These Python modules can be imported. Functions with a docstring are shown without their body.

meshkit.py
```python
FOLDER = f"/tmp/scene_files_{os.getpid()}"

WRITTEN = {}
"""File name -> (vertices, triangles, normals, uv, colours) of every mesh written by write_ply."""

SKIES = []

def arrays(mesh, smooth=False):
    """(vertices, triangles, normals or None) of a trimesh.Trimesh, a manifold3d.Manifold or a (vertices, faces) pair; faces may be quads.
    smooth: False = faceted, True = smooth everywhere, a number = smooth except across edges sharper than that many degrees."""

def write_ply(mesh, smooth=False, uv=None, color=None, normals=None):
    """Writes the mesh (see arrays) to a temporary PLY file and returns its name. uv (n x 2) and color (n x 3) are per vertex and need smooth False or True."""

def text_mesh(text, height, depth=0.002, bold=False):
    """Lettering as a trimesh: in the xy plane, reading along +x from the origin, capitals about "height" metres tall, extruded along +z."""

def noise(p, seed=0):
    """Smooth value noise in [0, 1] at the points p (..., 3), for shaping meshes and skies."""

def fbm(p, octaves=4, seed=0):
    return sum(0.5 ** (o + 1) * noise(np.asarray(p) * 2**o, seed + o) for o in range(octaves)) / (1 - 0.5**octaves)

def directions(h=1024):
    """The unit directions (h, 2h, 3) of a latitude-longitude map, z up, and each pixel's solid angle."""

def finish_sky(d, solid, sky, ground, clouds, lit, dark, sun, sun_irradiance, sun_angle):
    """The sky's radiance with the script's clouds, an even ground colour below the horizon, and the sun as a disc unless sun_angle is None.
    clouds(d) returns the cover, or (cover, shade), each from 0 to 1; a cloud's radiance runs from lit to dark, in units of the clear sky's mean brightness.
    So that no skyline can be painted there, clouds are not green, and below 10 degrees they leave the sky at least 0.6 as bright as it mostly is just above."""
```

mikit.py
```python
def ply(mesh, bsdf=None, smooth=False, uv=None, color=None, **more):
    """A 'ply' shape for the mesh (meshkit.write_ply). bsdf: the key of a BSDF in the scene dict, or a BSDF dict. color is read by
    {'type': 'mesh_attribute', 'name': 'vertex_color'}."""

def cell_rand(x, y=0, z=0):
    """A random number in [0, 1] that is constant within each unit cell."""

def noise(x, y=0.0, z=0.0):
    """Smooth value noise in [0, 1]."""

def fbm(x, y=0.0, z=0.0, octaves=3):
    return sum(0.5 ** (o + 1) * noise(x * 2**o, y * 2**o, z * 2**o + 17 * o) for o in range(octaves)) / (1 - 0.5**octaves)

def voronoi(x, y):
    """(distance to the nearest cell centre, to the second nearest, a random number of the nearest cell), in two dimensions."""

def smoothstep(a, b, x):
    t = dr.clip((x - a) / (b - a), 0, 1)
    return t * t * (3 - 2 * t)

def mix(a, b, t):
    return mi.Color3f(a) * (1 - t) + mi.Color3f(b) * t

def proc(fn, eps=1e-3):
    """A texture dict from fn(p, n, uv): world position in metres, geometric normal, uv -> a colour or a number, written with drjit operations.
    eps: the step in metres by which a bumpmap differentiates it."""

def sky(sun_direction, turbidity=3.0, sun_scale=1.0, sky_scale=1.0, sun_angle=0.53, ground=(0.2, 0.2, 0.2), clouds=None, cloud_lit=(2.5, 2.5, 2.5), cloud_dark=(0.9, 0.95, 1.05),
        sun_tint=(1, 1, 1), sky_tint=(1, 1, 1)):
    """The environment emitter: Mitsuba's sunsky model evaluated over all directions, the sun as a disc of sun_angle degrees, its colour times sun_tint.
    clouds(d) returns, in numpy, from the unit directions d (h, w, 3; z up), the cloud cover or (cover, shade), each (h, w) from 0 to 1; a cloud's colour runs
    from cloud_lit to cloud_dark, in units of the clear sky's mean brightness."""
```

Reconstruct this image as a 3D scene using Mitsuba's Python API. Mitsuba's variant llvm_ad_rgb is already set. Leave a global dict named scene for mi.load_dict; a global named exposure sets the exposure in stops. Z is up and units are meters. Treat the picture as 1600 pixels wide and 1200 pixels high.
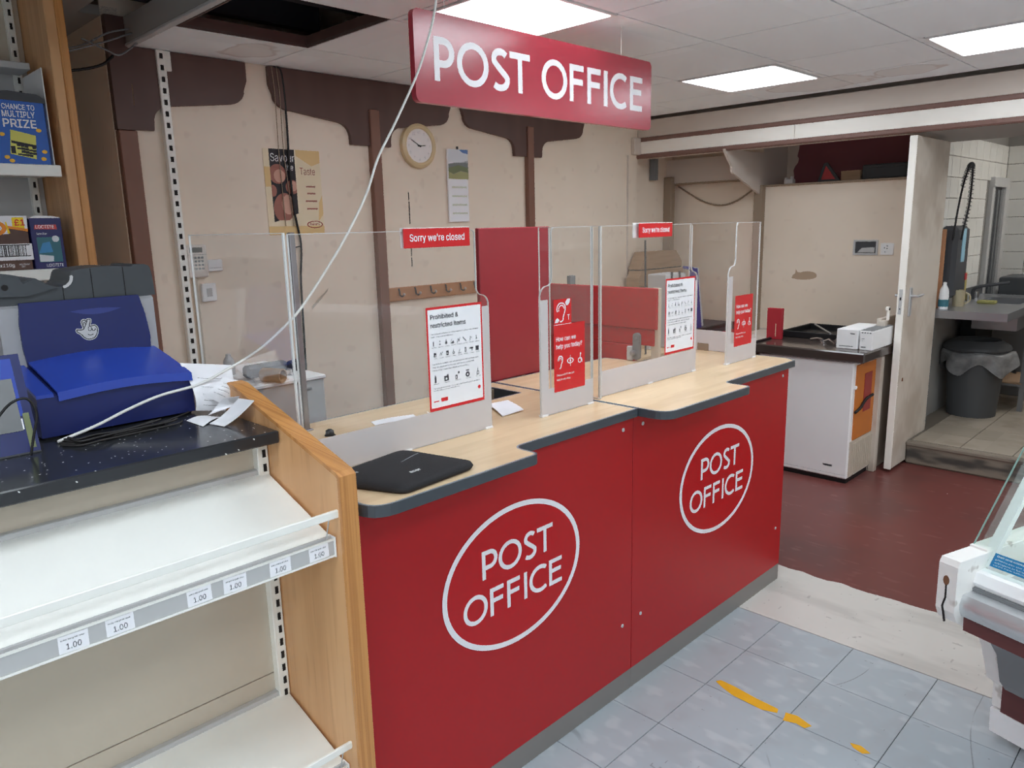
import math, random
import numpy as np, trimesh, mitsuba as mi, drjit as dr, mikit, meshkit
from mikit import proc, noise, fbm, voronoi, cell_rand, smoothstep, mix
from shapely.geometry import Polygon, LineString, Point, box as sbox
from shapely import affinity
from shapely.ops import unary_union
T = mi.ScalarTransform4f
scene, labels = {}, {}

# ------------------------------------------------------------------ camera, light, exposure
scene['camera'] = {'type': 'perspective', 'fov': 68.317, 'fov_axis': 'x', 'near_clip': 0.02, 'far_clip': 60.0,
    'to_world': T().look_at(origin=[-0.873, -1.4657, 1.6698], target=[-0.873 + 0.69325044, -1.4657 + 0.69117634, 1.6698 - 0.20415456],
                            up=[0.16133656, 0.12724907, 0.97866143])}
exposure = 0.06
LIGHT = 9.0           # radiance of the shop's ceiling panels
KITCHEN_LIGHT = 7.0   # radiance of the kitchen's panel

# ------------------------------------------------------------------ helpers
def lin(c):
    c = np.asarray(c, float) / 255.0
    return np.where(c <= 0.04045, c / 12.92, ((c + 0.055) / 1.055) ** 2.4).tolist()

def rgb(c): return {'type': 'rgb', 'value': lin(c)}

def mat(key, col, rough=0.5, spec=0.5, metal=0.0, clear=0.0, two=True):
    b = {'type': 'principled', 'base_color': col if isinstance(col, dict) else rgb(col), 'roughness': rough, 'specular': spec}
    if metal: b['metallic'] = metal
    if clear: b['clearcoat'] = clear; b['clearcoat_gloss'] = 0.9
    scene['mat_' + key] = {'type': 'twosided', 'bsdf': b} if two else b
    return key

def numbered(k):
    if k not in scene and k not in labels: return k
    i = 1
    while '%s_%03d' % (k, i) in scene or '%s_%03d' % (k, i) in labels: i += 1
    return '%s_%03d' % (k, i)

def put(key, mesh, m, smooth=False, **more):
    key = numbered(key)
    scene[key] = mikit.ply(mesh, 'mat_' + m, smooth, **more)
    return key

def thing(name, label, cat, group=None):
    k = numbered(name)
    labels[k] = {'label': label, 'category': cat}
    if group: labels[k]['group'] = group
    return k

def one(name, mesh, m, label, cat, group=None, smooth=False, kind=None):
    k = put(name, mesh, m, smooth)
    labels[k] = {'label': label, 'category': cat}
    if group: labels[k]['group'] = group
    if kind: labels[k]['kind'] = kind
    return k

def part(parent, name, mesh, m, smooth=False, label=None, stuff=False):
    k = put(parent + '__' + name, mesh, m, smooth)
    if label: labels[k] = {'label': label}
    if stuff: labels.setdefault(k, {})['kind'] = 'stuff'              # many tiny pieces of one print
    return k

def struct(name, mesh=None, m=None, label=None, smooth=False):
    k = put(name, mesh, m, smooth) if mesh is not None else name
    labels[k] = {'kind': 'structure'}
    if label: labels[k]['label'] = label
    return k

def cat(*ms):
    out = []
    for m in ms: out += list(m) if isinstance(m, (list, tuple)) else [m]
    return trimesh.util.concatenate(out)

def bx(x0, x1, y0, y1, z0, z1, r=0.0):
    """A box, its edges chamfered by r."""
    x0, x1, y0, y1, z0, z1 = min(x0, x1), max(x0, x1), min(y0, y1), max(y0, y1), min(z0, z1), max(z0, z1)
    c, h = np.array([(x0 + x1) / 2, (y0 + y1) / 2, (z0 + z1) / 2]), np.array([x1 - x0, y1 - y0, z1 - z0]) / 2
    if r <= 0:
        m = trimesh.creation.box(2 * h); m.apply_translation(c); return m
    r = min(r, h.min() * 0.49)
    P = []
    for sx in (-1, 1):
        for sy in (-1, 1):
            for sz in (-1, 1):
                s = np.array([sx, sy, sz])
                for k in range(3):
                    d = np.full(3, r); d[k] = 0
                    P.append(c + s * (h - d))
    return trimesh.convex.convex_hull(np.array(P))

def frame(o, u, v):
    """4x4: local x -> u, y -> v, z -> u x v, origin o."""
    u, v = np.asarray(u, float), np.asarray(v, float)
    u = u / np.linalg.norm(u); v = v - u * (u @ v); v = v / np.linalg.norm(v)
    M = np.eye(4); M[:3, 0], M[:3, 1], M[:3, 2], M[:3, 3] = u, v, np.cross(u, v), o
    return M

def geoms(g): return [p for p in getattr(g, 'geoms', [g]) if p.geom_type == 'Polygon' and p.area > 1e-12]

def ext(poly, d, M=None, z0=0.0):
    """A polygon (or several) extruded by d along local z and moved by M."""
    ms = []
    for g in geoms(poly):
        m = trimesh.creation.extrude_polygon(g, d, engine='earcut'); m.apply_translation([0, 0, z0]); ms.append(m)
    m = cat(ms)
    if M is not None: m.apply_transform(M)
    return m

def FRONT(y, x=0, z=0): return frame([x, y, z], [1, 0, 0], [0, 0, 1])      # local (x, y) -> world (x, z), out towards -y
def SIDE(x, y=0, z=0): return frame([x, y, z], [0, -1, 0], [0, 0, 1])      # local x -> -y, out towards -x
def FLAT(z, x=0, y=0): return frame([x, y, z], [1, 0, 0], [0, 1, 0])       # out towards +z

def curve(pts, n=8):
    """Catmull-Rom through the points."""
    p = np.asarray(pts, float)
    q = np.vstack([2 * p[0] - p[1], p, 2 * p[-1] - p[-2]])
    out = []
    for i in range(len(p) - 1):
        a, b, c, d = q[i:i + 4]
        for t in np.linspace(0, 1, n, endpoint=False):
            out.append(0.5 * (2 * b + (c - a) * t + (2 * a - 5 * b + 4 * c - d) * t * t + (3 * b - a - 3 * c + d) * t ** 3))
    out.append(p[-1])
    return np.array(out)

def tube(pts, r, sides=8):
    p = np.asarray(pts, float)
    n = len(p)
    t = np.gradient(p, axis=0); t /= np.linalg.norm(t, axis=1, keepdims=True) + 1e-12
    a = np.cross(t[0], [0, 0, 1.0] if abs(t[0][2]) < 0.9 else [1.0, 0, 0]); a /= np.linalg.norm(a)
    A = []
    for i in range(n):
        a = a - t[i] * (a @ t[i]); a /= np.linalg.norm(a); A.append(a)
    A = np.array(A); B = np.cross(t, A)
    ang = np.arange(sides) * 2 * np.pi / sides
    rr = np.broadcast_to(r, (n,))
    v = (p[:, None] + rr[:, None, None] * (np.cos(ang)[None, :, None] * A[:, None] + np.sin(ang)[None, :, None] * B[:, None])).reshape(-1, 3)
    f = []
    for i in range(n - 1):
        for j in range(sides):
            k = (j + 1) % sides
            f += [[i * sides + j, i * sides + k, (i + 1) * sides + k], [i * sides + j, (i + 1) * sides + k, (i + 1) * sides + j]]
    v = np.vstack([v, p[0], p[-1]])
    for j in range(sides):
        k = (j + 1) % sides
        f += [[n * sides, k, j], [n * sides + 1, (n - 1) * sides + j, (n - 1) * sides + k]]
    return trimesh.Trimesh(v, f, process=False)

def lathe(profile, c, axis=(0, 0, 1), sections=32):
    m = trimesh.creation.revolve(np.asarray(profile, float), sections=sections)
    ax = np.asarray(axis, float) / np.linalg.norm(axis)
    u = np.cross([0.3, 0.9, 0.1], ax)
    M = np.eye(4); u /= np.linalg.norm(u); M[:3, 0] = u; M[:3, 1] = np.cross(ax, u); M[:3, 2] = ax; M[:3, 3] = c
    m.apply_transform(M)
    return m

def cyl(c0, c1, r, sections=20):
    c0, c1 = np.asarray(c0, float), np.asarray(c1, float)
    L = np.linalg.norm(c1 - c0)
    return lathe([[0, 0], [r, 0], [r, L], [0, L]], c0, c1 - c0, sections)

def sheet(grid, th=0.0006):
    """A thin closed sheet from a grid of points (n, m, 3)."""
    g = np.asarray(grid, float); n, m = g.shape[:2]
    du, dv = np.gradient(g, axis=0), np.gradient(g, axis=1)
    nn = np.cross(du, dv); nn /= np.linalg.norm(nn, axis=2, keepdims=True) + 1e-12
    v = np.vstack([(g + nn * th / 2).reshape(-1, 3), (g - nn * th / 2).reshape(-1, 3)])
    f = []; N = n * m
    for i in range(n - 1):
        for j in range(m - 1):
            a, b, c, d = i * m + j, i * m + j + 1, (i + 1) * m + j + 1, (i + 1) * m + j
            f += [[a, c, b], [a, d, c], [N + a, N + b, N + c], [N + a, N + c, N + d]]
    rim = [(i, 0) for i in range(n)] + [(n - 1, j) for j in range(1, m)] + [(i, m - 1) for i in range(n - 2, -1, -1)] + [(0, j) for j in range(m - 2, 0, -1)]
    idx = [i * m + j for i, j in rim]
    for a, b in zip(idx, idx[1:] + idx[:1]): f += [[a, b, N + b], [a, N + b, N + a]]
    return trimesh.Trimesh(v, f, process=False)

def rrect(x0, x1, y0, y1, r, seg=6):
    return sbox(x0 + r, y0 + r, x1 - r, y1 - r).buffer(r, quad_segs=seg)

TEXT = {}
def text(s, h, M, width=None, bold=False, depth=0.0004, align='l'):
    key = (s, round(h, 5), bold, depth)
    if key not in TEXT: TEXT[key] = meshkit.text_mesh(s, h, depth, bold)
    m = TEXT[key].copy()
    w = m.bounds[1][0] - m.bounds[0][0]
    m.apply_translation([-m.bounds[0][0], 0, 0])
    if width: m.apply_scale([width / w, 1, 1]); w = width
    if align == 'c': m.apply_translation([-w / 2, 0, 0])
    m.apply_transform(M)
    return m

def moved(M, x, y, z=0.0):
    N = np.eye(4); N[:3, 3] = [x, y, z]
    return M @ N

# strokes for the sign-writer's capitals: unit cap height, width w, stroke s
def arc(cx, cy, rx, ry, a0, a1, n=24):
    t = np.radians(np.linspace(a0, a1, n)); return [(cx + rx * math.cos(x), cy + ry * math.sin(x)) for x in t]

def letter(ch, w, s):
    h = s / 2
    def L(p): return LineString(p).buffer(h, cap_style=2, join_style=1)
    if ch == 'P':
        r = 0.27
        return unary_union([sbox(0, 0, s, 1), L([(h, 1 - h)] + [(w - r - h, 1 - h)] + arc(w - r - h, 1 - h - r + 0.01, r, r - 0.01, 90, -90) + [(h, 1 - 2 * r + 0.02 - h)])])
    if ch == 'O': 
        return affinity.scale(Point(0, 0).buffer(1, 32), w / 2, 0.52).difference(affinity.scale(Point(0, 0).buffer(1, 32), w / 2 - s, 0.52 - s)).__class__(
            [(x + w / 2, y + 0.5) for x, y in affinity.scale(Point(0, 0).buffer(1, 32), w / 2, 0.52).exterior.coords],
            [[(x + w / 2, y + 0.5) for x, y in affinity.scale(Point(0, 0).buffer(1, 32), w / 2 - s, 0.52 - s * 0.95).exterior.coords]])
    if ch == 'S':
        rx = w / 2 - h
        p = arc(w / 2 + 0.02, 0.755, rx - 0.02, 0.265 - h, 35, 215, 20) + [(w * 0.42, 0.56), (w * 0.62, 0.45)] + arc(w / 2 - 0.01, 0.255, rx + 0.01, 0.275 - h, 28, -148, 20)
        return L(curve(np.array(p)[::2], 4))
    if ch == 'T': return unary_union([sbox(w / 2 - h, 0, w / 2 + h, 1), sbox(0, 1 - s, w, 1)])
    if ch == 'F': return unary_union([sbox(0, 0, s, 1), sbox(0, 1 - s, w, 1), sbox(0, 0.46, w * 0.94, 0.46 + s)])
    if ch == 'E': return unary_union([sbox(0, 0, s, 1), sbox(0, 1 - s, w, 1), sbox(0, 0.47, w * 0.93, 0.47 + s), sbox(0, 0, w, s)])
    if ch == 'I': return sbox(0, 0, w, 1)
    if ch == 'C':
        return L(arc(w * 0.62, 0.5, w * 0.62 - h, 0.52 - h, 52, 308, 40))

def word(chars, spans, z0, z1, s, M, depth=0.0006):
    """Capitals, each between its own two x positions."""
    H = z1 - z0; ms = []
    for ch, (a, b) in zip(chars, spans):
        g = letter(ch, (b - a) / H, s)
        g = affinity.affine_transform(g, [H, 0, 0, H, a, z0])
        ms.append(ext(g, depth, M))
    return cat(ms)
# ------------------------------------------------------------------ materials
def f_wall(p, n, uv):
    a = fbm(p.x * 2.3, p.y * 2.3, p.z * 2.3, 3); b = fbm(p.x * 17, p.y * 17, p.z * 15, 2)
    c = mix(lin((234, 219, 202)), lin((229, 213, 195)), smoothstep(0.35, 0.7, a))
    return mix(c, lin((196, 176, 160)), smoothstep(0.7, 0.88, b) * 0.22)
mat('wall', proc(f_wall), 0.55, 0.35)
def f_ceil(p, n, uv):
    i, j = dr.floor(p.x / 0.64), dr.floor(p.y / 0.64)
    c = mix(lin((238, 243, 246)), lin((233, 238, 241)), cell_rand(i, j))
    w = fbm(p.x * 5, p.y * 5, 0.3, 3)
    out = mi.Color3f(c)
    for cx, cy, r in ((4.0, 0.62, 0.30), (0.93, 2.0, 0.16), (3.98, 0.15, 0.16)):   # brown tide marks of old leaks
        d = dr.sqrt(dr.square(p.x - cx) * 1.6 + dr.square(p.y - cy)) + (w - 0.5) * 0.28
        out = mix(out, lin((186, 160, 138)), smoothstep(r, r - 0.01, d) * 0.22)
        out = mix(out, lin((150, 112, 86)), smoothstep(0.02, 0.0, dr.abs(d - r)) * 0.3)
    return out
mat('ceiling', proc(f_ceil), 0.8, 0.2)
def f_tile(p, n, uv):
    i, j = dr.floor((p.x - 1.078) / 0.305 + 40), dr.floor((p.y + 0.188) / 0.305 + 40)
    r = cell_rand(i, j, 3)
    c = mix(lin((164, 174, 180)), lin((170, 178, 183)), r)
    g = fbm(p.x * 9 + r * 7, p.y * 9, 0.0, 3)
    c = mix(c, lin((158, 162, 166)), smoothstep(0.5, 0.8, g) * 0.4)
    c = mix(c, lin((206, 210, 212)), smoothstep(0.55, 0.85, fbm(p.x * 26, p.y * 14, 5.0, 2)) * 0.25)
    s = dr.abs(noise(p.x * 2.1 + 3, p.y * 2.6 + 1) - 0.5)            # long grey scuffs from shoes and trolleys
    s2 = noise(p.x * 5 + 9, p.y * 5, 3.0)
    c = mix(c, lin((112, 114, 118)), smoothstep(0.008, 0.002, s) * smoothstep(0.45, 0.6, s2) * 0.6)
    k = noise(p.x * 70, p.y * 70, 1.0)
    return mix(c, lin((90, 92, 96)), smoothstep(0.965, 0.985, k) * 0.4)
mat('floor_tile', proc(f_tile), 0.33, 0.45)
def f_cream(p, n, uv):
    g = fbm(p.x * 8, p.y * 3, 1.0, 4)
    c = mix(lin((202, 199, 193)), lin((188, 185, 179)), smoothstep(0.45, 0.72, g))
    k = noise(p.x * 45, p.y * 60, 4.0)
    return mix(c, lin((150, 145, 140)), smoothstep(0.92, 0.97, k) * 0.5)
mat('vinyl', proc(f_cream), 0.4, 0.4)
def f_red(p, n, uv):
    g = fbm(p.x * 2.2, p.y * 2.2, 2.0, 4)
    c = mix(lin((106, 57, 53)), lin((97, 58, 55)), smoothstep(0.4, 0.7, g))
    k = fbm(p.x * 30, p.y * 12, 6.0, 2)
    c = mix(c, lin((134, 92, 88)), smoothstep(0.7, 0.9, k) * 0.25)
    return mix(c, lin((200, 180, 175)), smoothstep(0.992, 0.997, noise(p.x * 28, p.y * 28, 9.0)))
mat('red_floor', proc(f_red), 0.34, 0.5)
def f_kfloor(p, n, uv):
    i, j = dr.floor((p.x - 4.62) / 0.3 + 40), dr.floor(p.y / 0.3 + 40)
    c = mix(lin((166, 155, 141)), lin((154, 144, 130)), cell_rand(i, j, 1))
    return mix(c, lin((140, 128, 112)), smoothstep(0.5, 0.8, fbm(p.x * 7, p.y * 7, 1.0, 3)) * 0.5)
mat('kitchen_tile', proc(f_kfloor), 0.4, 0.4)
def f_step(p, n, uv):
    g = fbm(p.x * 10, p.y * 5, p.z * 14, 3)
    return mix(lin((128, 118, 106)), lin((70, 66, 62)), smoothstep(0.38, 0.66, g))
mat('step', proc(f_step), 0.7, 0.3)
def f_maple(p, n, uv):
    g = fbm(p.y * 26 + p.x * 26, p.z * 1.6, 0.0, 4); h = noise(p.y * 90, p.z * 5, 2.0)
    c = mix(lin((208, 160, 114)), lin((198, 148, 102)), smoothstep(0.3, 0.75, g))
    return mix(c, lin((168, 116, 70)), smoothstep(0.7, 0.9, h) * 0.25)
mat('maple', proc(f_maple), 0.38, 0.45)
def f_lip(p, n, uv):
    g = fbm(p.y * 60 + p.x * 190, p.z * 2.5 + p.y * 0.5, 0.0, 3)
    return mix(lin((196, 138, 80)), lin((178, 120, 66)), smoothstep(0.3, 0.75, g))
mat('lipping', proc(f_lip), 0.35, 0.5)
def f_beech(p, n, uv):
    g = fbm(p.x * 4, p.y * 34, 0.0, 4); h = noise(p.x * 14, p.y * 150, 2.0)
    c = mix(lin((213, 187, 152)), lin((207, 180, 145)), smoothstep(0.35, 0.7, g))
    return mix(c, lin((203, 174, 146)), smoothstep(0.72, 0.9, h) * 0.2)
mat('beech', proc(f_beech), 0.3, 0.45)
def f_speck(p, n, uv):
    q = mi.Float(p.x) * 62 + p.z * 37; r = p.y * 62 + p.z * 51
    d, _, w = voronoi(q, r)
    c = mix(lin((32, 33, 36)), lin((40, 42, 46)), fbm(p.x * 9, p.y * 9, 0.0, 2))
    return mix(c, lin((216, 216, 216)), smoothstep(0.13, 0.07, d) * smoothstep(0.85, 0.88, w))
mat('speckle', proc(f_speck), 0.16, 0.5)
def f_door(p, n, uv):
    g = fbm(p.x * 4, p.y * 4, p.z * 3, 4)
    c = mix(lin((204, 194, 182)), lin((186, 173, 159)), smoothstep(0.4, 0.7, g))
    k = fbm(p.x * 24, p.y * 24, p.z * 9, 3)
    return mix(c, lin((172, 158, 146)), smoothstep(0.66, 0.85, k) * 0.3)
mat('door_paint', proc(f_door), 0.5, 0.4)
def f_dark(p, n, uv):
    g = fbm(p.x * 14, p.z * 2 , p.y * 14, 3)
    return mix(lin((98, 74, 68)), lin((86, 64, 60)), g)
mat('dark_wood', proc(f_dark), 0.45, 0.35)
def f_ktile(p, n, uv):
    g = fbm(p.x * 3, p.y * 3, p.z * 3, 3)
    return mix(lin((226, 226, 222)), lin((206, 204, 198)), g)
mat('wall_tile', proc(f_ktile), 0.25, 0.5)
def f_niche(p, n, uv):                                                # the old dark red paint stops at a slanting edge
    e = p.y - (1.415 - (p.z - 1.94) * 0.17) + (fbm(p.z * 14, p.y * 9, 0.0, 3) - 0.5) * 0.05
    return mix(lin((132, 78, 84)), lin((214, 200, 186)), smoothstep(-0.003, 0.003, e))
mat('niche', proc(f_niche), 0.6, 0.3)
def f_plastic(p, n, uv):
    k = fbm(p.x * 30, p.y * 30, p.z * 22, 3)
    return mix(lin((232, 230, 226)), lin((170, 162, 154)), smoothstep(0.66, 0.8, k) * 0.7)
mat('worn_plastic', proc(f_plastic), 0.4, 0.45)
def f_brownpanel(p, n, uv):
    g = fbm(p.x * 3, p.z * 30, p.y * 3, 3)
    return mix(lin((104, 56, 54)), lin((84, 48, 48)), g)
mat('brown_panel', proc(f_brownpanel), 0.45, 0.4)
def f_board(p, n, uv):
    g = fbm(p.x * 6, p.z * 50, p.y * 6, 3)
    return mix(lin((176, 148, 122)), lin((152, 124, 100)), g)
mat('cardboard', proc(f_board), 0.8, 0.2)
def f_bag(p, n, uv):
    return mix(lin((150, 150, 150)), lin((96, 98, 100)), fbm(p.x * 20, p.y * 20, p.z * 20, 3))
mat('bin_bag', proc(f_bag), 0.25, 0.5)
def f_felt(p, n, uv):
    return mix(lin((38, 37, 39)), lin((48, 47, 49)), noise(p.x * 900, p.y * 900, p.z * 900))
mat('neoprene', proc(f_felt), 0.75, 0.25)

PAL = {  # flat colours: (sRGB, roughness, specular, metallic)
 'red': ((165, 24, 28), .42, .4, 0), 'red_vinyl': ((174, 12, 20), .4, .5, 0), 'sign_red': ((160, 46, 60), .23, .7, 0), 'screen_red': ((150, 48, 56), .35, .45, 0),
 'sticker_red': ((206, 30, 36), .3, .5, 0), 'white_print': ((232, 230, 234), .35, .4, 0), 'white_steel': ((238, 238, 232), .3, .45, 0), 'cream_steel': ((194, 183, 167), .4, .4, 0),
 'plinth': ((122, 118, 115), .4, .4, 0), 'edging': ((64, 70, 76), .35, .5, 0), 'edging_light': ((132, 140, 148), .3, .5, 0), 'slot': ((38, 36, 35), .7, .2, 0),
 'joint': ((96, 92, 90), .8, .2, 0), 'grout': ((92, 94, 98), .8, .2, 0), 'floor_base': ((222, 224, 226), .4, .4, 0), 'shop_white': ((242, 241, 239), .6, .3, 0), 'tile_grout': ((140, 138, 134), .8, .2, 0), 'kitchen_grout': ((110, 102, 92), .8, .2, 0),
 'trim_brown': ((122, 92, 84), .45, .4, 0), 'post_brown': ((126, 90, 76), .45, .4, 0), 'fascia': ((206, 194, 184), .5, .35, 0), 'fascia_white': ((244, 240, 232), .45, .4, 0),
 'ceil_grey': ((150, 146, 142), .7, .25, 0), 'void': ((52, 52, 55), .9, .1, 0),
 'blue_dark': ((28, 37, 92), .35, .45, 0), 'blue_lid': ((40, 66, 160), .3, .5, 0), 'grey_pillar': ((158, 158, 162), .4, .4, 0), 'cover_grey': ((62, 66, 70), .38, .45, 0),
 'black': ((24, 24, 26), .45, .4, 0), 'black_cable': ((40, 38, 37), .5, .4, 0), 'dark_grey': ((66, 68, 72), .5, .4, 0), 'mid_grey': ((120, 122, 124), .5, .4, 0), 'light_grey': ((186, 186, 186), .45, .4, 0),
 'white': ((236, 236, 236), .45, .4, 0), 'paper': ((240, 240, 244), .7, .2, 0), 'ink': ((58, 58, 64), .6, .2, 0), 'cable_white': ((226, 226, 222), .4, .4, 0),
 'chrome': ((210, 210, 212), .15, .5, 1), 'steel': ((166, 168, 172), .3, .5, .75), 'aluminium': ((204, 206, 208), .33, .5, .6), 'post_steel': ((150, 146, 150), .3, .5, .8),
 'freezer': ((240, 240, 240), .28, .5, 0), 'freezer_top': ((64, 55, 51), .12, .5, 0), 'orange': ((190, 110, 44), .5, .4, 0), 'carton_red': ((170, 44, 54), .4, .4, 0),
 'clock_rim': ((214, 192, 152), .35, .5, 0), 'clock_face': ((236, 230, 228), .4, .4, 0), 'rack_wood': ((176, 126, 92), .45, .4, 0), 'yellow': ((226, 168, 30), .5, .4, 0),
 'lottery_blue': ((42, 92, 176), .35, .45, 0), 'lime': ((214, 210, 110), .5, .3, 0), 'gold': ((232, 178, 60), .4, .4, 0), 'choc_brown': ((92, 68, 60), .45, .35, 0), 'choc_orange': ((232, 140, 50), .45, .35, 0),
 'blue_mid': ((50, 60, 122), .35, .45, 0), 'mustard': ((190, 174, 110), .6, .3, 0), 'price_yellow': ((240, 206, 40), .45, .35, 0), 'navy': ((40, 40, 96), .35, .45, 0), 'sky_print': ((70, 140, 190), .4, .4, 0), 'teal': ((60, 110, 122), .4, .4, 0), 'glue_red': ((186, 66, 70), .4, .4, 0),
 'poster_cream': ((232, 216, 186), .5, .3, 0), 'poster_gold': ((224, 192, 138), .5, .3, 0), 'poster_black': ((44, 42, 46), .5, .3, 0), 'poster_brown': ((158, 104, 92), .5, .3, 0), 'poster_pink': ((206, 160, 142), .5, .3, 0), 'poster_red': ((150, 60, 54), .5, .3, 0),
 'hill_green': ((118, 126, 92), .5, .3, 0), 'hill_grey': ((122, 126, 126), .5, .3, 0), 'cloud': ((214, 218, 224), .5, .3, 0), 'sky_blue': ((96, 128, 180), .5, .3, 0), 'meadow': ((164, 162, 116), .5, .3, 0), 'pale_green': ((206, 210, 196), .5, .3, 0),
 'blue_board': ((62, 62, 128), .5, .35, 0), 'bin_grey': ((74, 76, 78), .5, .4, 0), 'sponge': ((150, 146, 92), .8, .2, 0), 'mug': ((172, 160, 132), .4, .4, 0), 'notice_blue': ((32, 120, 178), .35, .45, 0),
 'tape_brown': ((146, 112, 96), .35, .5, 0), 'rust': ((120, 84, 62), .6, .3, 0), 'bag_blue': ((52, 66, 150), .4, .4, 0), 'alarm': ((222, 214, 206), .45, .4, 0), 'lcd': ((92, 92, 86), .3, .5, 0), 'brass': ((176, 150, 96), .3, .5, .8),
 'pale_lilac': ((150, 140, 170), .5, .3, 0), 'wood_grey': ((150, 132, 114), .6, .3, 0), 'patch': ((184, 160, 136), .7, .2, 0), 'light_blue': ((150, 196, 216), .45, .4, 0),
}
for k, (c, r, s, m) in PAL.items(): mat(k, c, r, s, m)
scene['mat_acrylic'] = {'type': 'thindielectric', 'int_ior': 1.49, 'ext_ior': 1.0}
mat('acrylic_edge', (206, 206, 204), 0.12, 0.6)
scene['mat_glass'] = {'type': 'thindielectric', 'int_ior': 1.52, 'ext_ior': 1.0, 'specular_transmittance': rgb((238, 246, 243))}
mat('glass_edge', (120, 150, 142), 0.1, 0.6)
scene['mat_frost'] = {'type': 'principledthin', 'base_color': rgb((236, 232, 232)), 'roughness': 0.45, 'diff_trans': 0.9, 'spec_trans': 0.0, 'eta': 1.4}
# ------------------------------------------------------------------ the setting: floor
fl = struct('floor', bx(-3.2, 4.62, -5.2, 2.85, -0.12, -0.0032), 'grout', 'shop floor of pale blue-grey tiles, a cream strip and dark red paint')
GX, GY, GT = 1.078, -0.188, 0.305
for i in range(-10, 4):
    for j in range(-9, 2):
        x0, x1, y0, y1 = GX + i * GT, GX + (i + 1) * GT, GY + j * GT, GY + (j + 1) * GT
        x1 = min(x1, 1.985); y1 = min(y1, 0.3)
        if x1 - x0 < 0.02 or y1 - y0 < 0.02: continue
        g = 0.0014
        put(fl + '__tile', bx(x0 + g, x1 - g, y0 + g, y1 - g, -0.004, 0.0 - 0.0002 * ((i * 7 + j * 3) % 3), 0.0006), 'floor_tile')
rng = random.Random(4)
edge = [(2.5 + rng.uniform(-0.012, 0.012), y) for y in np.arange(-3.0, 2.4, 0.06)]
part(fl, 'vinyl_strip', ext(Polygon([(1.986, -3.0)] + edge + [(1.986, 2.34)]), 0.004, FLAT(-0.003)), 'vinyl', label='worn cream vinyl strip')
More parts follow.
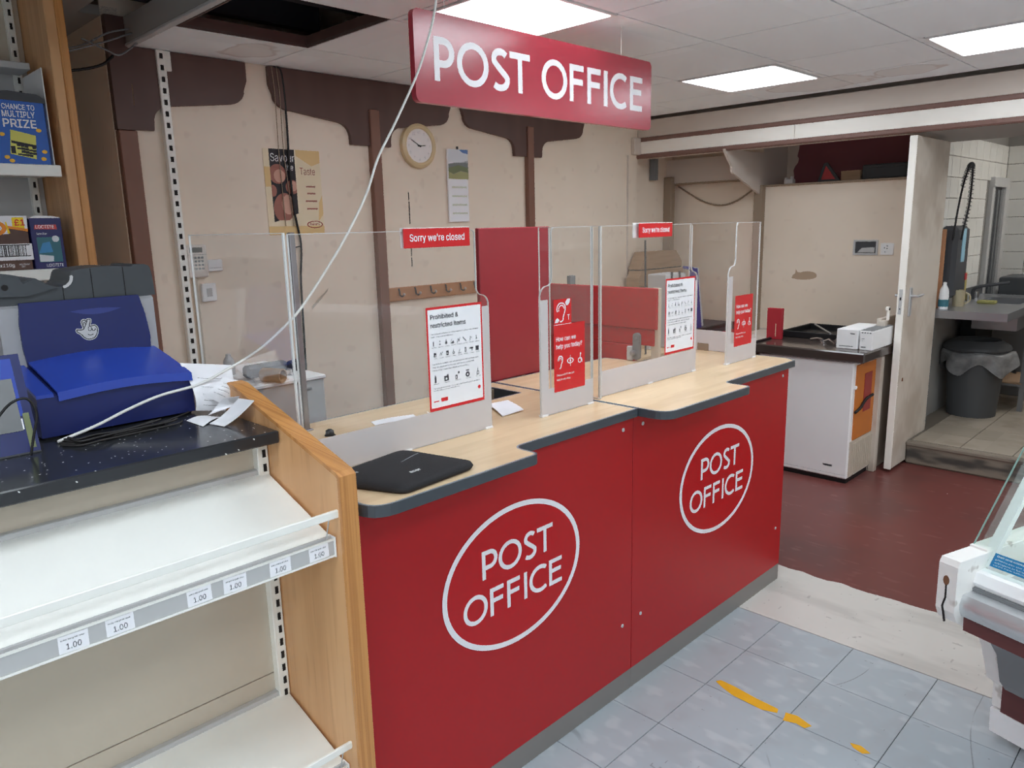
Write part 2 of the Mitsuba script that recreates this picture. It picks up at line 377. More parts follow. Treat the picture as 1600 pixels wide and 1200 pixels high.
part(fl, 'red_floor', ext(Polygon([(4.62, -3.0)] + [(x + 0.002, y) for x, y in edge] + [(4.62, 2.34)]), 0.003, FLAT(-0.003)), 'red_floor', label='dark red painted floor')
part(fl, 'shop_floor', cat(bx(-3.2, 1.985, -5.2, -2.934, -0.003, 0.0), bx(-3.2, -1.974, -2.933, 0.3, -0.003, 0.0), bx(1.986, 4.6, -5.2, -3.001, -0.003, 0.0)), 'floor_base')
part(fl, 'concrete_floor', bx(-3.0, 1.984, 0.302, 2.235, -0.003, 0.0), 'red_floor')
kf = struct('floor_kitchen', bx(4.62, 7.2, -2.6, 0.4, 0.02, 0.157), 'kitchen_grout', 'raised kitchen floor of beige tiles one step up')
for i in range(0, 9):
    for j in range(-8, 1):
        x0, y0 = 4.635 + i * 0.3, 0.13 + j * 0.3 - 0.3
        g = 0.003
        put(kf + '__tile', bx(x0 + g, min(x0 + 0.3, 7.03) - g, y0 + g, min(y0 + 0.3, 0.25) - g, 0.155, 0.162, 0.001), 'kitchen_tile')
st = struct('floor_step', bx(4.585, 4.635, -2.6, 0.15, 0.0, 0.155, 0.012), 'step', 'worn grey kitchen step edge above the red floor')
part(st, 'nosing', bx(4.575, 4.634, -2.6, 0.15, 0.128, 0.159, 0.008), 'step')

# ceiling
ce = struct('ceiling', cat(bx(-3.2, 0.30, -5.2, 2.82, 2.60, 2.64), bx(0.30, 0.46, 2.24, 2.82, 2.60, 2.64)), 'ceil_grey', 'suspended ceiling of pale square tiles with one tile missing')
XL = [0.478, 1.113, 1.735, 2.46, 3.19, 3.81, 4.33]
YL = [2.236, 1.785, 1.146, 0.505, -0.15, -0.79, -1.43, -2.07, -2.71, -3.35, -4.0, -5.1]
LAMPS = [(1.154, 0.51), (3.2, 0.548), (3.2, -0.79), (1.154, -0.40), (1.154, -2.09), (3.2, -2.09), (-0.9, -2.09), (-0.9, -0.79), (1.154, -3.4), (-0.9, -3.4), (3.2, -3.4), (-2.5, -2.09), (-2.5, -0.79), (-2.5, -3.4)]  # the last five are unseen fill panels, added to brighten the ceiling
for i in range(len(XL) - 1):
    for j in range(len(YL) - 1):
        x0, x1, y0, y1 = XL[i], XL[i + 1], YL[j + 1], YL[j]
        p = sbox(x0 + 0.0035, y0 + 0.0035, x1 - 0.0035, y1 - 0.0035)
        if i == 0 and j == 1: continue                                # the missing tile
        for lx, ly in LAMPS: p = p.difference(sbox(lx - 0.008, ly - 0.008, lx + 0.608, ly + 0.608))
        for g in geoms(p): put(ce + '__tile', ext(g, 0.012, FLAT(2.49)), 'ceiling')
for j in range(4, len(YL) - 1):                                       # the same tiles on over the shop floor to the left
    for i in range(5):
        x1 = 0.478 - 0.66 * i; x0 = x1 - 0.66
        p = sbox(x0 + 0.0035, YL[j + 1] + 0.0035, x1 - 0.0035, YL[j] - 0.0035)
        for lx, ly in LAMPS: p = p.difference(sbox(lx - 0.008, ly - 0.008, lx + 0.608, ly + 0.608))
        for g in geoms(p): put(ce + '__tile', ext(g, 0.012, FLAT(2.49)), 'ceiling')
bars = sbox(0.478, -5.2, 4.33, 2.24).union(sbox(-3.2, -5.2, 0.478, -0.15))
hole = sbox(0.526, 1.152, 1.108, 1.778)
bars = bars.difference(hole)
for lx, ly in LAMPS: bars = bars.difference(sbox(lx + 0.004, ly + 0.004, lx + 0.596, ly + 0.596))
part(ce, 'grid', ext(bars, 0.01, FLAT(2.494)), 'joint')
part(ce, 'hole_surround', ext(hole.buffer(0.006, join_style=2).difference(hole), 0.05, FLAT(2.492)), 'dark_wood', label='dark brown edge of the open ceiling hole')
part(ce, 'roof_deck', bx(-3.2, 4.7, -5.2, 2.85, 2.98, 3.02), 'void')
part(ce, 'joist', bx(0.4, 1.3, 1.56, 1.61, 2.62, 2.78, 0.004), 'void'); part(ce, 'joist', bx(0.4, 1.3, 1.96, 2.01, 2.62, 2.78, 0.004), 'void')
part(ce, 'void_side', cat(bx(0.28, 0.30, -0.2, 2.24, 2.64, 2.98), bx(1.9, 1.92, 0.9, 2.24, 2.52, 2.98), bx(0.3, 1.92, 0.9, 0.92, 2.52, 2.98)), 'void')
dp = struct('trim_1', bx(0.468, 0.478, -0.15, 2.24, 2.486, 2.60, 0.002), 'ceil_grey', 'grey boxed edge where the suspended ceiling stops beside the wooden gantry')
part(dp, 'edge_strip', bx(0.462, 0.492, -0.15, 2.238, 2.478, 2.492, 0.003), 'light_grey')

def lamp(x, y, label):
    t = thing('ceiling_light', label, 'ceiling light', 'square ceiling panel lights')
    fr = sbox(x, y, x + 0.6, y + 0.6).difference(rrect(x + 0.012, x + 0.588, y + 0.012, y + 0.588, 0.02))
    part(t, 'frame', ext(fr, 0.014, FLAT(2.485)), 'white')
    part(t, 'tray', bx(x + 0.01, x + 0.59, y + 0.01, y + 0.59, 2.505, 2.52), 'white')
    d = trimesh.Trimesh([[x + 0.012, y + 0.012, 2.49], [x + 0.588, y + 0.012, 2.49], [x + 0.588, y + 0.588, 2.49], [x + 0.012, y + 0.588, 2.49]], [[0, 2, 1], [0, 3, 2]], process=False)
    k = t + '__diffuser'
    scene[k] = mikit.ply(d, 'mat_white', emitter={'type': 'area', 'radiance': {'type': 'rgb', 'value': [LIGHT * 0.915, LIGHT * 1.0, LIGHT * 1.065]}})
for (x, y), s in zip(LAMPS, ('bright ceiling panel light partly hidden behind the hanging red sign', 'bright ceiling panel light between the hanging sign and the right-hand bulkhead',
        'bright ceiling panel light cut off by the right edge of the photo', 'ceiling panel light over the customer side of the red counter', 'ceiling panel light in the second row from the counter',
        'ceiling panel light in the second row near the deli counter', 'ceiling panel light over the shop floor beside the gondola', 'ceiling panel light over the empty shelving unit', 'ceiling panel light in the third row from the counter', 'added unseen fill panel in the third row behind the gondola', 'added unseen fill panel in the third row near the deli counter', 'added unseen fill panel at the left side of the shop, second row', 'added unseen fill panel at the left side of the shop, first row', 'added unseen fill panel at the left side of the shop, third row')):
    lamp(x, y, s)

# walls
struct('wall_back', cat(bx(0.388, 4.33, 2.24, 2.34, -0.1, 3.0), bx(0.388, 0.46, 2.34, 2.82, -0.1, 3.0), bx(-3.2, 0.388, 2.80, 2.88, -0.1, 3.0)), 'wall', 'cream painted back wall with brown posts behind the counter')
struct('wall_far', cat(bx(4.93, 5.03, 0.25, 1.47, -0.1, 1.935), bx(4.93, 5.0, 1.47, 2.4, -0.1, 2.45)), 'wall', 'cream wall behind the white freezer')
struct('wall_alcove', bx(4.33, 5.0, 2.3, 2.4, -0.1, 3.0), 'wall')
part('wall_back', 'seam_strip', bx(4.19, 4.205, 2.232, 2.242, 0.1, 2.2), 'fascia')
part('wall_back', 'head_board', bx(0.390, 0.470, 2.20, 2.245, 2.13, 2.60), 'dark_wood')
struct('wall_left', bx(-3.3, -3.2, -5.2, 2.4, -0.1, 3.0), 'shop_white')
struct('wall_front', bx(-3.3, 5.0, -5.3, -5.2, -0.1, 3.0), 'shop_white')
struct('wall_right', bx(4.93, 5.03, -5.2, -2.6, -0.1, 3.0), 'wall')
struct('wall_pier', bx(4.93, 5.03, -2.6, -0.9, -0.1, 3.0), 'wall')
# niche above the cream wall
ni = struct('wall_niche', bx(5.35, 5.4, 0.30, 1.5, 1.9, 2.5), 'niche', 'dark red back of the high niche over the freezer')
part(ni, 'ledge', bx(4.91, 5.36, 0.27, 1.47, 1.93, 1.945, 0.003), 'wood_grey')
part(ni, 'side', cat(bx(4.94, 5.36, 1.46, 1.5, 1.94, 2.5), bx(4.94, 5.02, 0.25, 0.30, 1.94, 2.5)), 'fascia')
# bulkhead over the opening
bh = struct('wall_bulkhead', cat(bx(4.36, 4.44, -5.2, 2.3, 2.19, 2.45), bx(4.50, 4.56, -5.2, 2.3, 2.19, 3.0)), 'fascia', 'boxed beige and white bulkhead above the opening on the right')
part(bh, 'upper_board', bx(4.33, 4.37, -5.2, 2.24, 2.335, 2.466, 0.004), 'fascia')
part(bh, 'upper_strip', bx(4.322, 4.37, -5.2, 2.24, 2.305, 2.336, 0.006), 'trim_brown')
for a, b in ((-5.2, -2.2), (-2.196, 0.94), (0.944, 2.25)):
    part(bh, 'white_board', bx(4.326, 4.37, a, b, 2.21, 2.306, 0.003), 'fascia_white')
part(bh, 'lower_strip', bx(4.318, 4.37, -5.2, 2.27, 2.178, 2.211, 0.008), 'trim_brown')
part(bh, 'end_block', bx(4.24, 4.325, 2.2, 2.24, 2.205, 2.335, 0.006), 'fascia')
part(bh, 'soffit', bx(4.36, 5.36, -2.6, 0.27, 2.188, 2.2), 'ceil_grey'); part(bh, 'alcove_ceiling', bx(4.56, 5.4, 0.27, 2.3, 2.50, 2.52), 'white')
part(bh, 'alcove_board', bx(4.84, 4.93, 1.5, 2.3, 1.995, 2.19), 'fascia', label='board above the alcove')
part(bh, 'alcove_shade_line', bx(4.835, 4.935, 1.5, 2.3, 1.985, 1.997), 'wood_grey')  # grey brown strip stands in for the shaded line under the board
fin = Polygon([(4.312, 2.18), (4.38, 2.11)] + arc(4.50, 2.06, 0.075, 0.06, 170, 215, 8) + [(4.443, 2.022), (4.88, 1.872), (4.93, 1.93), (4.93, 2.19), (4.312, 2.19)])
part(bh, 'gusset', ext(fin, 0.02, FRONT(1.47)), 'fascia', label='pale triangular brace board under the bulkhead')
pp = struct('trim_2', bx(4.87, 4.93, 1.43, 1.50, 0.0, 1.945, 0.004), 'wood_grey', 'narrow grey brown post at the left edge of the cream wall')
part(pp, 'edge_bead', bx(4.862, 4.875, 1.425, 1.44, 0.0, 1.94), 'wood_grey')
cp = struct('trim_3', bx(4.80, 4.86, 2.22, 2.30, 0.0, 2.05, 0.006), 'wood_grey', 'grey corner post in the alcove behind the counter')
part(cp, 'upper_post', bx(4.58, 4.62, 2.235, 2.29, 2.02, 2.19), 'mid_grey')

# brown posts and the curved valance boards on the back wall
for k, (x, w, s) in enumerate(((0.432, 0.08, 'brown post in the dark left corner'), (1.766, 0.064, 'brown post left of the wall clock'), (3.046, 0.058, 'brown post behind the tall red panel'))):
    struct('trim_%d' % (4 + k), bx(x - w / 2, x + w / 2, 2.2, 2.242, 0.0, 2.33 if k else 2.128, 0.004), 'post_brown', s)
def valance(cx, x_lo=-9):
    r = lambda x, y: (cx + x, y)
    half = [(0.602, 2.486), (0.602, 2.40)] + [(0.602 - 0.02 * t, 2.40 - 0.05 * t) for t in (1,)] + \
           arc(0.50, 2.355, 0.085, 0.072, 0, -75, 8)[1:] + [(0.22, 2.248)] + arc(0.222, 2.175, 0.085, 0.073, 95, 172, 8) + [(0.134, 2.135)]
    pts = [r(x, y) for x, y in half] + [r(-x, y) for x, y in half[::-1]]
    return Polygon(pts).intersection(sbox(x_lo, 2, 9, 2.49))
for k, (cx, lo, s) in enumerate(((0.42, 0.394, 'dark brown curved valance board in the left corner'), (1.744, -9, 'dark brown curved valance board above the wall clock'), (3.035, -9, 'dark brown curved valance board behind the hanging sign'))):
    struct('trim_%d' % (7 + k), ext(valance(cx, lo), 0.024, FRONT(2.24)), 'dark_wood', s)
part('trim_7', 'bolt_plate', bx(0.455, 0.475, 2.205, 2.22, 2.235, 2.33, 0.004), 'brass')
# slotted upright on the back wall
up = thing('slotted_upright', 'tall white slotted shelving upright fixed to the cream wall beside the dark corner', 'shelving upright')
part(up, 'strip', bx(0.594, 0.634, 2.205, 2.238, 0.9, 2.487, 0.003), 'white_steel')
part(up, 'bracket', bx(0.634, 0.66, 2.21, 2.236, 2.40, 2.487, 0.003), 'white_steel')
for k in range(31): part(up, 'slot', bx(0.607, 0.621, 2.2035, 2.2055, 0.95 + 0.05 * k, 0.973 + 0.05 * k), 'slot')

# kitchen shell
kl = struct('wall_kitchen_left', bx(5.03, 7.1, 0.262, 0.36, 0.0, 2.9), 'tile_grout', 'white tiled kitchen wall with the narrow doorway')
XS, ZH = 0.2, 0.15
for r in range(0, 13):
    z0 = 0.30 + r * ZH
    off = 0.0
    for i in range(12):
        x0 = 5.03 + i * XS - off; x1 = x0 + XS
        if x1 > 7.03 or z0 < 0.9: continue
        if x1 > 6.52 and z0 < 1.95 and x0 < 7.0: continue
        put(kl + '__tile', bx(x0 + 0.002, x1 - 0.002, 0.25, 0.264, z0 + 0.002, z0 + ZH - 0.002, 0.002), 'wall_tile')
kr = struct('wall_kitchen_far', bx(7.04, 7.12, -2.6, 0.36, 0.0, 2.9), 'tile_grout')
for r in range(0, 13):
    for i in range(7):
        y1 = 0.25 - i * 0.2; z0 = 0.30 + r * ZH
        if z0 < 0.9: continue
        put(kr + '__tile', bx(7.03, 7.042, y1 - 0.2 + 0.002, y1 - 0.002, z0 + 0.002, z0 + ZH - 0.002, 0.002), 'wall_tile')
struct('wall_kitchen_right', bx(5.03, 7.1, -2.7, -2.6, 0.0, 2.9), 'wall')
struct('ceiling_kitchen', bx(4.44, 7.1, -2.7, 0.36, 2.7, 2.75), 'white')
struct('wall_kitchen_header', bx(4.93, 5.03, -2.6, 0.25, 2.2, 2.9), 'wall')
d3 = struct('door_3', bx(6.60, 6.92, 0.249, 0.252, 0.16, 1.90), 'dark_grey', 'narrow dark doorway in the tiled kitchen wall')
part(d3, 'frame', cat(bx(6.53, 6.60, 0.225, 0.262, 0.16, 1.97, 0.004), bx(6.92, 7.03, 0.215, 0.262, 0.16, 1.97, 0.004), bx(6.53, 7.03, 0.215, 0.262, 1.90, 1.98, 0.004)), 'light_grey')
part(d3, 'rail', bx(6.66, 6.69, 0.24, 0.25, 0.16, 1.88), 'mid_grey'); part(d3, 'rail', bx(6.78, 6.81, 0.24, 0.25, 0.16, 1.88), 'mid_grey'); part(d3, 'rail', bx(6.85, 6.92, 0.235, 0.25, 0.16, 1.88), 'mid_grey')
t = thing('kitchen_light', 'ceiling panel light of the back kitchen', 'ceiling light')
part(t, 'tray', bx(5.6, 6.8, -1.2, -0.6, 2.67, 2.69), 'white')
scene[t + '__diffuser'] = mikit.ply(trimesh.Trimesh([[5.62, -1.18, 2.665], [6.78, -1.18, 2.665], [6.78, -0.62, 2.665], [5.62, -0.62, 2.665]], [[0, 2, 1], [0, 3, 2]], process=False), 'mat_white',
    emitter={'type': 'area', 'radiance': {'type': 'rgb', 'value': [KITCHEN_LIGHT, KITCHEN_LIGHT, KITCHEN_LIGHT * 0.97]}})

# the open white door and the second leaf leaning behind it
d1 = struct('door_1', bx(4.31, 4.985, 0.15, 0.19, 0.02, 2.16, 0.004), 'door_paint', 'grubby white door standing open beside the freezer')
part(d1, 'edge_lipping', bx(4.302, 4.314, 0.148, 0.192, 0.02, 2.16, 0.003), 'fascia_white')
part(d1, 'lock_plate', bx(4.2995, 4.303, 0.16, 0.18, 1.06, 1.22), 'light_grey')
part(d1, 'keyhole', bx(4.2985, 4.30, 0.166, 0.174, 1.15, 1.17), 'slot'); part(d1, 'keyhole', bx(4.2985, 4.30, 0.167, 0.173, 1.09, 1.10), 'slot')
def handle(y, s):
    return bx(4.395, 4.435, y, y + s * 0.008, 1.04, 1.225, 0.003), cat(cyl((4.415, y, 1.17), (4.415, y + s * 0.05, 1.17), 0.009, 14),
               tube([(4.415, y + s * 0.045, 1.17), (4.46, y + s * 0.048, 1.171), (4.53, y + s * 0.046, 1.173)], [0.009, 0.009, 0.006], 10))
for hy, hs in ((0.15, -1), (0.19, 1)):
    hm = handle(hy, hs); hk = part(d1, 'handle', hm[1], 'aluminium', smooth=40); part(hk, 'plate', hm[0], 'aluminium')
part(d1, 'chipped_hole', lathe([[0, 0], [0.012, 0], [0.012, 0.002], [0, 0.002]], (4.40, 0.15, 0.62), (0, -1, 0), 12), 'rust')
d2 = struct('door_2', bx(4.245, 4.30, 0.235, 0.275, 0.0, 1.02, 0.004), 'door_paint', 'cut-down cream panel standing between the freezer and the open door')
part(d2, 'inner_face', bx(4.252, 4.60, 0.262, 0.288, 0.0, 1.03, 0.003), 'door_paint')
part(d2, 'broken_latch', cat(bx(4.262, 4.282, 0.22, 0.236, 1.02, 1.10, 0.004), bx(4.25, 4.29, 0.225, 0.24, 1.085, 1.11, 0.004)), 'fascia_white')
part(d2, 'screw_hole', cyl((4.27, 0.2185, 1.095), (4.27, 0.221, 1.095), 0.009, 10), 'slot')
# ------------------------------------------------------------------ the counter
ZT = 1.06
def edge_path(x0, bump0, bump1, x1):
    """Front edge of one worktop, left to right: a customer shelf bulging between bump0 and bump1."""
    f, b = -0.022, -0.125
    p = []
    p += [(x0, 0.3)] if bump0 > x0 + 0.05 else []
    return p
def rounded(pts, rs, n=7):
    out = []
    N = len(pts)
    for i, (p, r) in enumerate(zip(pts, rs)):
        if r == 0: out.append(p); continue
        p = np.array(p, float); a = np.array(pts[i - 1], float) - p; b = np.array(pts[(i + 1) % N], float) - p
        a /= np.linalg.norm(a); b /= np.linalg.norm(b)
        half = math.acos(np.clip(a @ b, -1, 1)) / 2
        d = min(r / math.tan(half), 0.49 * min(np.linalg.norm(np.array(pts[i - 1]) - p), np.linalg.norm(np.array(pts[(i + 1) % N]) - p)))
        q0, q1 = p + a * d, p + b * d
        for t in np.linspace(0, 1, n): out.append(tuple((1 - t) ** 2 * q0 + 2 * t * (1 - t) * p + t * t * q1))
    return out
TOPS = [Polygon(rounded([(0.025, 0.685), (0.025, -0.125), (0.585, -0.118), (0.585, -0.022), (1.176, -0.022), (1.176, 0.685)], [0, 0.07, 0.03, 0.03, 0.006, 0])).difference(sbox(0.80, 0.466, 1.10, 0.61)),
        Polygon(rounded([(1.1775, 0.685), (1.1775, -0.135), (1.735, -0.145), (1.735, -0.035), (2.345, -0.035), (2.383, 0.02), (2.383, 0.50), (1.93, 0.50), (1.90, 0.685)], [0, 0.07, 0.03, 0.03, 0.012, 0.03, 0.03, 0, 0]))]
LOGO = 0.598
def logo(parent, cx, dz=0.0):
    M = FRONT(-0.0005, cx - LOGO, dz)
    e = lambda a, b, n=48: affinity.translate(affinity.scale(Point(0, 0).buffer(1, n), a, b), LOGO, 0.664)
    part(parent, 'logo_disc', ext(e(0.286, 0.216), 0.0006, M), 'red_vinyl', label='bright red vinyl oval')
    M2 = moved(M, 0, 0, 0.0006)
    lg = part(parent, 'logo_ring', ext(e(0.289, 0.219).difference(e(0.272, 0.203)), 0.0005, M2), 'white_print', label='white oval ring')
    sp = [(0.459, 0.520), (0.524, 0.620), (0.627, 0.684), (0.687, 0.758)]
    part(parent, 'lettering', word('POST', sp, 0.690, 0.776, 0.155, M2), 'white_print', label='upper white word'); part(parent, 'lettering', cat(word('OFFICE', [(0.383, 0.476), (0.486, 0.541), (0.555, 0.609), (0.627, 0.640), (0.650, 0.729), (0.739, 0.799)], 0.568, 0.654, 0.155, M2)), 'white_print', label='lower white word')
for n, (xa, xb, s) in enumerate(((0.0, 1.178, 'red fronted counter unit standing against the wooden shelving end'), (1.1785, 2.36, 'red fronted counter unit nearest the cream floor strip and the freezer'))):
    c = thing('counter_unit', s, 'counter', 'red counter units')
    part(c, 'front_panel', bx(xa + 0.001, xb - 0.001, 0.0, 0.018, 0.079, 1.034, 0.0015), 'red')
    part(c, 'plinth', bx(xa, xb, 0.002, 0.03, 0.0, 0.08, 0.001), 'plinth', label='grey plinth')
    part(c, 'side_panel', bx(xa + 0.002, xa + 0.02, 0.019, 0.62, 0.0, 1.034), 'red'); part(c, 'side_panel', bx(xb - 0.02, xb - 0.002, 0.019, 0.48, 0.0, 1.034), 'red')
    top = TOPS[n]
    w = part(c, 'worktop', ext(top.buffer(-0.006, join_style=1), 0.0255, FLAT(ZT - 0.0255)), 'beech', label='pale beech laminate worktop')
    rim = top.difference(top.buffer(-0.0062, join_style=1))
    part(w, 'edging', ext(rim, 0.027, FLAT(ZT - 0.0272)), 'edging', label='slate grey edging')
    part(w, 'edging_lip', ext(top.buffer(-0.0045).difference(top.buffer(-0.0095, join_style=1)), 0.0008, FLAT(ZT - 0.0005)), 'edging_light')
    for bx_, bz in ((xa + 0.055, 0.993), (xb - 0.058, 0.993), (xa + 0.055, 0.276), (xb - 0.055, 0.272)):
        part(c, 'bolt', lathe([[0, 0], [0.0075, 0], [0.006, 0.003], [0, 0.0042]], (bx_, 0.0005, bz), (0, -1, 0), 14), 'light_grey', smooth=40)
    logo(c, (0.598, 1.765)[n], (0.0, -0.008)[n])
cu = 'counter_unit'
part(cu, 'till_well', cat(bx(0.80, 1.10, 0.46, 0.466, 0.90, ZT - 0.026), bx(0.80, 1.10, 0.61, 0.616, 0.90, ZT - 0.026), bx(0.794, 0.80, 0.46, 0.616, 0.90, ZT - 0.026), bx(1.10, 1.106, 0.46, 0.616, 0.90, ZT - 0.026), bx(0.794, 1.106, 0.46, 0.616, 0.895, 0.90)), 'dark_grey', label='dark well in the worktop')
part(cu, 'till_flap', bx(0.80, 1.10, 0.60, 0.612, ZT - 0.07, ZT - 0.004), 'wood_grey')

# ------------------------------------------------------------------ acrylic screens
def flat(poly, M, z):
    v, f = trimesh.creation.triangulate_polygon(poly, engine='earcut')
    m_ = trimesh.Trimesh(np.column_stack([v, np.full(len(v), z)]), f, process=False)
    m_.apply_transform(M)
    return m_
def screen(poly_main, poly_frost, M, th, label, group):
    t = thing('counter_screen', label, 'screen', group)
    part(t, 'pane', flat(poly_main, M, th / 2), 'acrylic')
    part(t, 'edge', ext(poly_main.difference(poly_main.buffer(-0.0016, join_style=1)), th, M), 'acrylic_edge', label='bright cut edge')
    part(t, 'frosted_band', ext(poly_frost, 0.0006, M, th + 0.0004), 'frost', label='frosted white band')
    return t
def wide_shape(x0, mir=1):
    """Local outline of a wide screen: full width below, stepped in above 1.475."""
    x1, xs = x0 + 0.645, x0 + 0.598
    return Polygon([(x0, ZT + .001), (x1, ZT + .001), (x1, 1.425)] + arc(x1 - 0.03, 1.445, 0.03, 0.03, 0, 90, 7) + arc(xs + 0.02, 1.497, 0.02, 0.022, 270, 180, 6) + [(xs, 1.648)] + arc(xs - 0.016, 1.649, 0.016, 0.016, 0, 90, 6) + [(x0, 1.665)])
def help_shape(x0):
    x1, xs = x0 + 0.267, x0 + 0.058
    return Polygon([(x0, ZT + .001), (x1, ZT + .001), (x1, 1.665)] + arc(xs + 0.016, 1.649, 0.016, 0.016, 90, 180, 6) + arc(xs - 0.02, 1.512, 0.02, 0.028, 0, -90, 6) + arc(x0 + 0.035, 1.445, 0.035, 0.039, 90, 180, 7))
for k, x0 in enumerate((0.042, 1.222)):
    y = 0.180
    M = FRONT(y + 0.006)
    t = screen(wide_shape(x0), sbox(x0 + 0.002, ZT + 0.004, x0 + 0.643, 1.155).union(sbox(x0 + 0.602, ZT + 0.004, x0 + 0.643, 1.44)), M, 0.006,
               ('wide clear counter screen with stepped corner behind the black laptop sleeve', 'wide clear counter screen with stepped corner in front of the red gate')[k], 'wide counter screens')
    part(t, 'clip', cat(bx(x0 + 0.615, x0 + 0.645, y - 0.004, y + 0.012, ZT, ZT + 0.007, 0.001), bx(x0 + 0.30, x0 + 0.33, y - 0.004, y + 0.012, ZT, ZT + 0.006, 0.001)), 'white')
    xh = x0 + 0.833
    yh = 0.145
    t = screen(help_shape(xh), unary_union([sbox(xh + 0.002, ZT + 0.004, xh + 0.265, 1.15), sbox(xh + 0.002, ZT + 0.004, xh + 0.036, 1.44)]), FRONT(yh + 0.006), 0.006,
               ('narrow clear counter screen carrying the hearing loop sticker', 'narrow clear counter screen at the freezer end of the counter')[k], 'narrow counter screens')
    part(t, 'clip', cat(bx(xh, xh + 0.03, yh - 0.004, yh + 0.012, ZT, ZT + 0.007, 0.001), bx(xh + 0.235, xh + 0.267, yh - 0.004, yh + 0.012, ZT, ZT + 0.006, 0.001)), 'white')
# returns at right angles
def ret(x, y0, y1, label, z1=1.665, frost=True):
    t = thing('return_screen', label, 'screen')
    q = sbox(-y1, ZT + 0.001, -y0, z1)
    part(t, 'pane', flat(q, SIDE(x), 0.0), 'acrylic')
    part(t, 'edge', ext(q.difference(q.buffer(-0.0016, join_style=2)), 0.006, SIDE(x + 0.003)), 'acrylic_edge', label='bright cut edge')
    if frost: part(t, 'frosted_band', bx(x - 0.0045, x - 0.0037, y0 + 0.002, y1 - 0.002, ZT + 0.003, 1.16), 'frost', label='frosted white band')
    return t
t = ret(0.036, 0.19, 0.72, 'clear side screen of the counter beside the wooden shelving end', 1.668, False)
part(t, 'joint_bead', bx(0.034, 0.039, 0.186, 0.190, ZT, 1.668, 0.001), 'acrylic_edge')
ret(1.150, 0.16, 0.40, 'clear return screen at the joint between the two counter units', frost=False)
t = ret(1.205, 0.16, 0.40, 'clear return screen just right of the joint between the counter units', frost=False)
t = ret(2.352, 0.16, 0.52, 'clear return screen at the freezer end of the counter')
part(t, 'cable_notch', bx(2.345, 2.36, 0.40, 0.46, ZT, ZT + 0.035), 'wood_grey')
t = thing('steel_post', 'slim grey steel post standing on the counter by the left side screen', 'post')
part(t, 'tube', bx(0.282, 0.300, 0.600, 0.618, ZT, 1.668, 0.002), 'post_steel')
part(t, 'foot', bx(0.275, 0.307, 0.593, 0.625, ZT, ZT + 0.004, 0.001), 'post_steel')
t = thing('door_stop', 'small black rubber stopper on the counter behind the left screen', 'stopper')
part(t, 'cap', lathe([[0, 0], [0.014, 0], [0.012, 0.014], [0.006, 0.018], [0, 0.018]], (0.307, 0.50, ZT + 0.001), sections=16), 'black', smooth=40)
part(t, 'washer', cyl((0.307, 0.50, ZT), (0.307, 0.50, ZT + 0.001), 0.017, 16), 'black')

# ------------------------------------------------------------------ notices on the screens
def icon(k, x, z, s, M):
    """Small pictogram no. k, about s high, its foot at (x, z)."""
    g = [sbox(-.12, 0, .12, .75).union(sbox(-.06, .75, .06, 1)), unary_union([Point(0, .2).buffer(.16), Point(0, .8).buffer(.12)]), unary_union([Point(0, .35).buffer(.3), sbox(-.1, .6, .1, 1)]),
         unary_union([sbox(-.45, 0, .45, .25), sbox(0, .25, .35, .5), LineString([(-.4, .5), (-.1, .9)]).buffer(.05)]), LineString([(-.4, 0), (-.05, .9), (.1, .2), (.4, .95)]).buffer(.06),
         LineString([(-.4, .9), (.4, .1)]).buffer(.09), LineString([(-.2, 0), (0, .9), (.3, .6)]).buffer(.06), unary_union([Point(0, .3).buffer(.2), sbox(-.05, .4, .05, 1)]),
         sbox(-.3, 0, .3, .8).difference(sbox(-.05, .1, .2, .4)), LineString([(-.4, .2), (-.1, .7), (0, .2), (.4, .9)]).buffer(.05), sbox(-.3, 0, .3, .9).difference(sbox(-.15, .3, .15, .5)),
         unary_union([Point(0, .3).buffer(.28).difference(Point(0, .3).buffer(.15)), sbox(-.05, .5, .05, 1)]), unary_union([sbox(-.4, 0, .4, .12), LineString([(-.2, .2), (.1, .8)]).buffer(.05)]),
         sbox(-.2, 0, .2, .95).difference(sbox(-.1, .2, .1, .7)), unary_union([sbox(-.45, .5, .45, .8), sbox(.1, .1, .3, .6)]), sbox(-.4, 0, .4, .9),
         sbox(-.14, 0, .14, .8).union(sbox(-.08, .8, .08, 1)), unary_union([sbox(-.4, 0, .4, .7).difference(Point(0, .3).buffer(.18)), sbox(.1, .7, .35, .9)]),
         unary_union([sbox(-.35, 0, .05, .55).difference(sbox(-.25, .1, -.05, .4)), Point(.3, .85).buffer(.16)]), unary_union([Point(0, .35).buffer(.38).difference(Point(0, .33).buffer(.16)), sbox(-.3, .85, .3, 1)]),
         unary_union([sbox(-.22, 0, .22, .5).difference(sbox(-.13, .08, .13, .4)), sbox(-.04, .5, .04, 1)])][k]
    return ext(affinity.affine_transform(g, [s, 0, 0, s, x, z]), 0.0003, M)
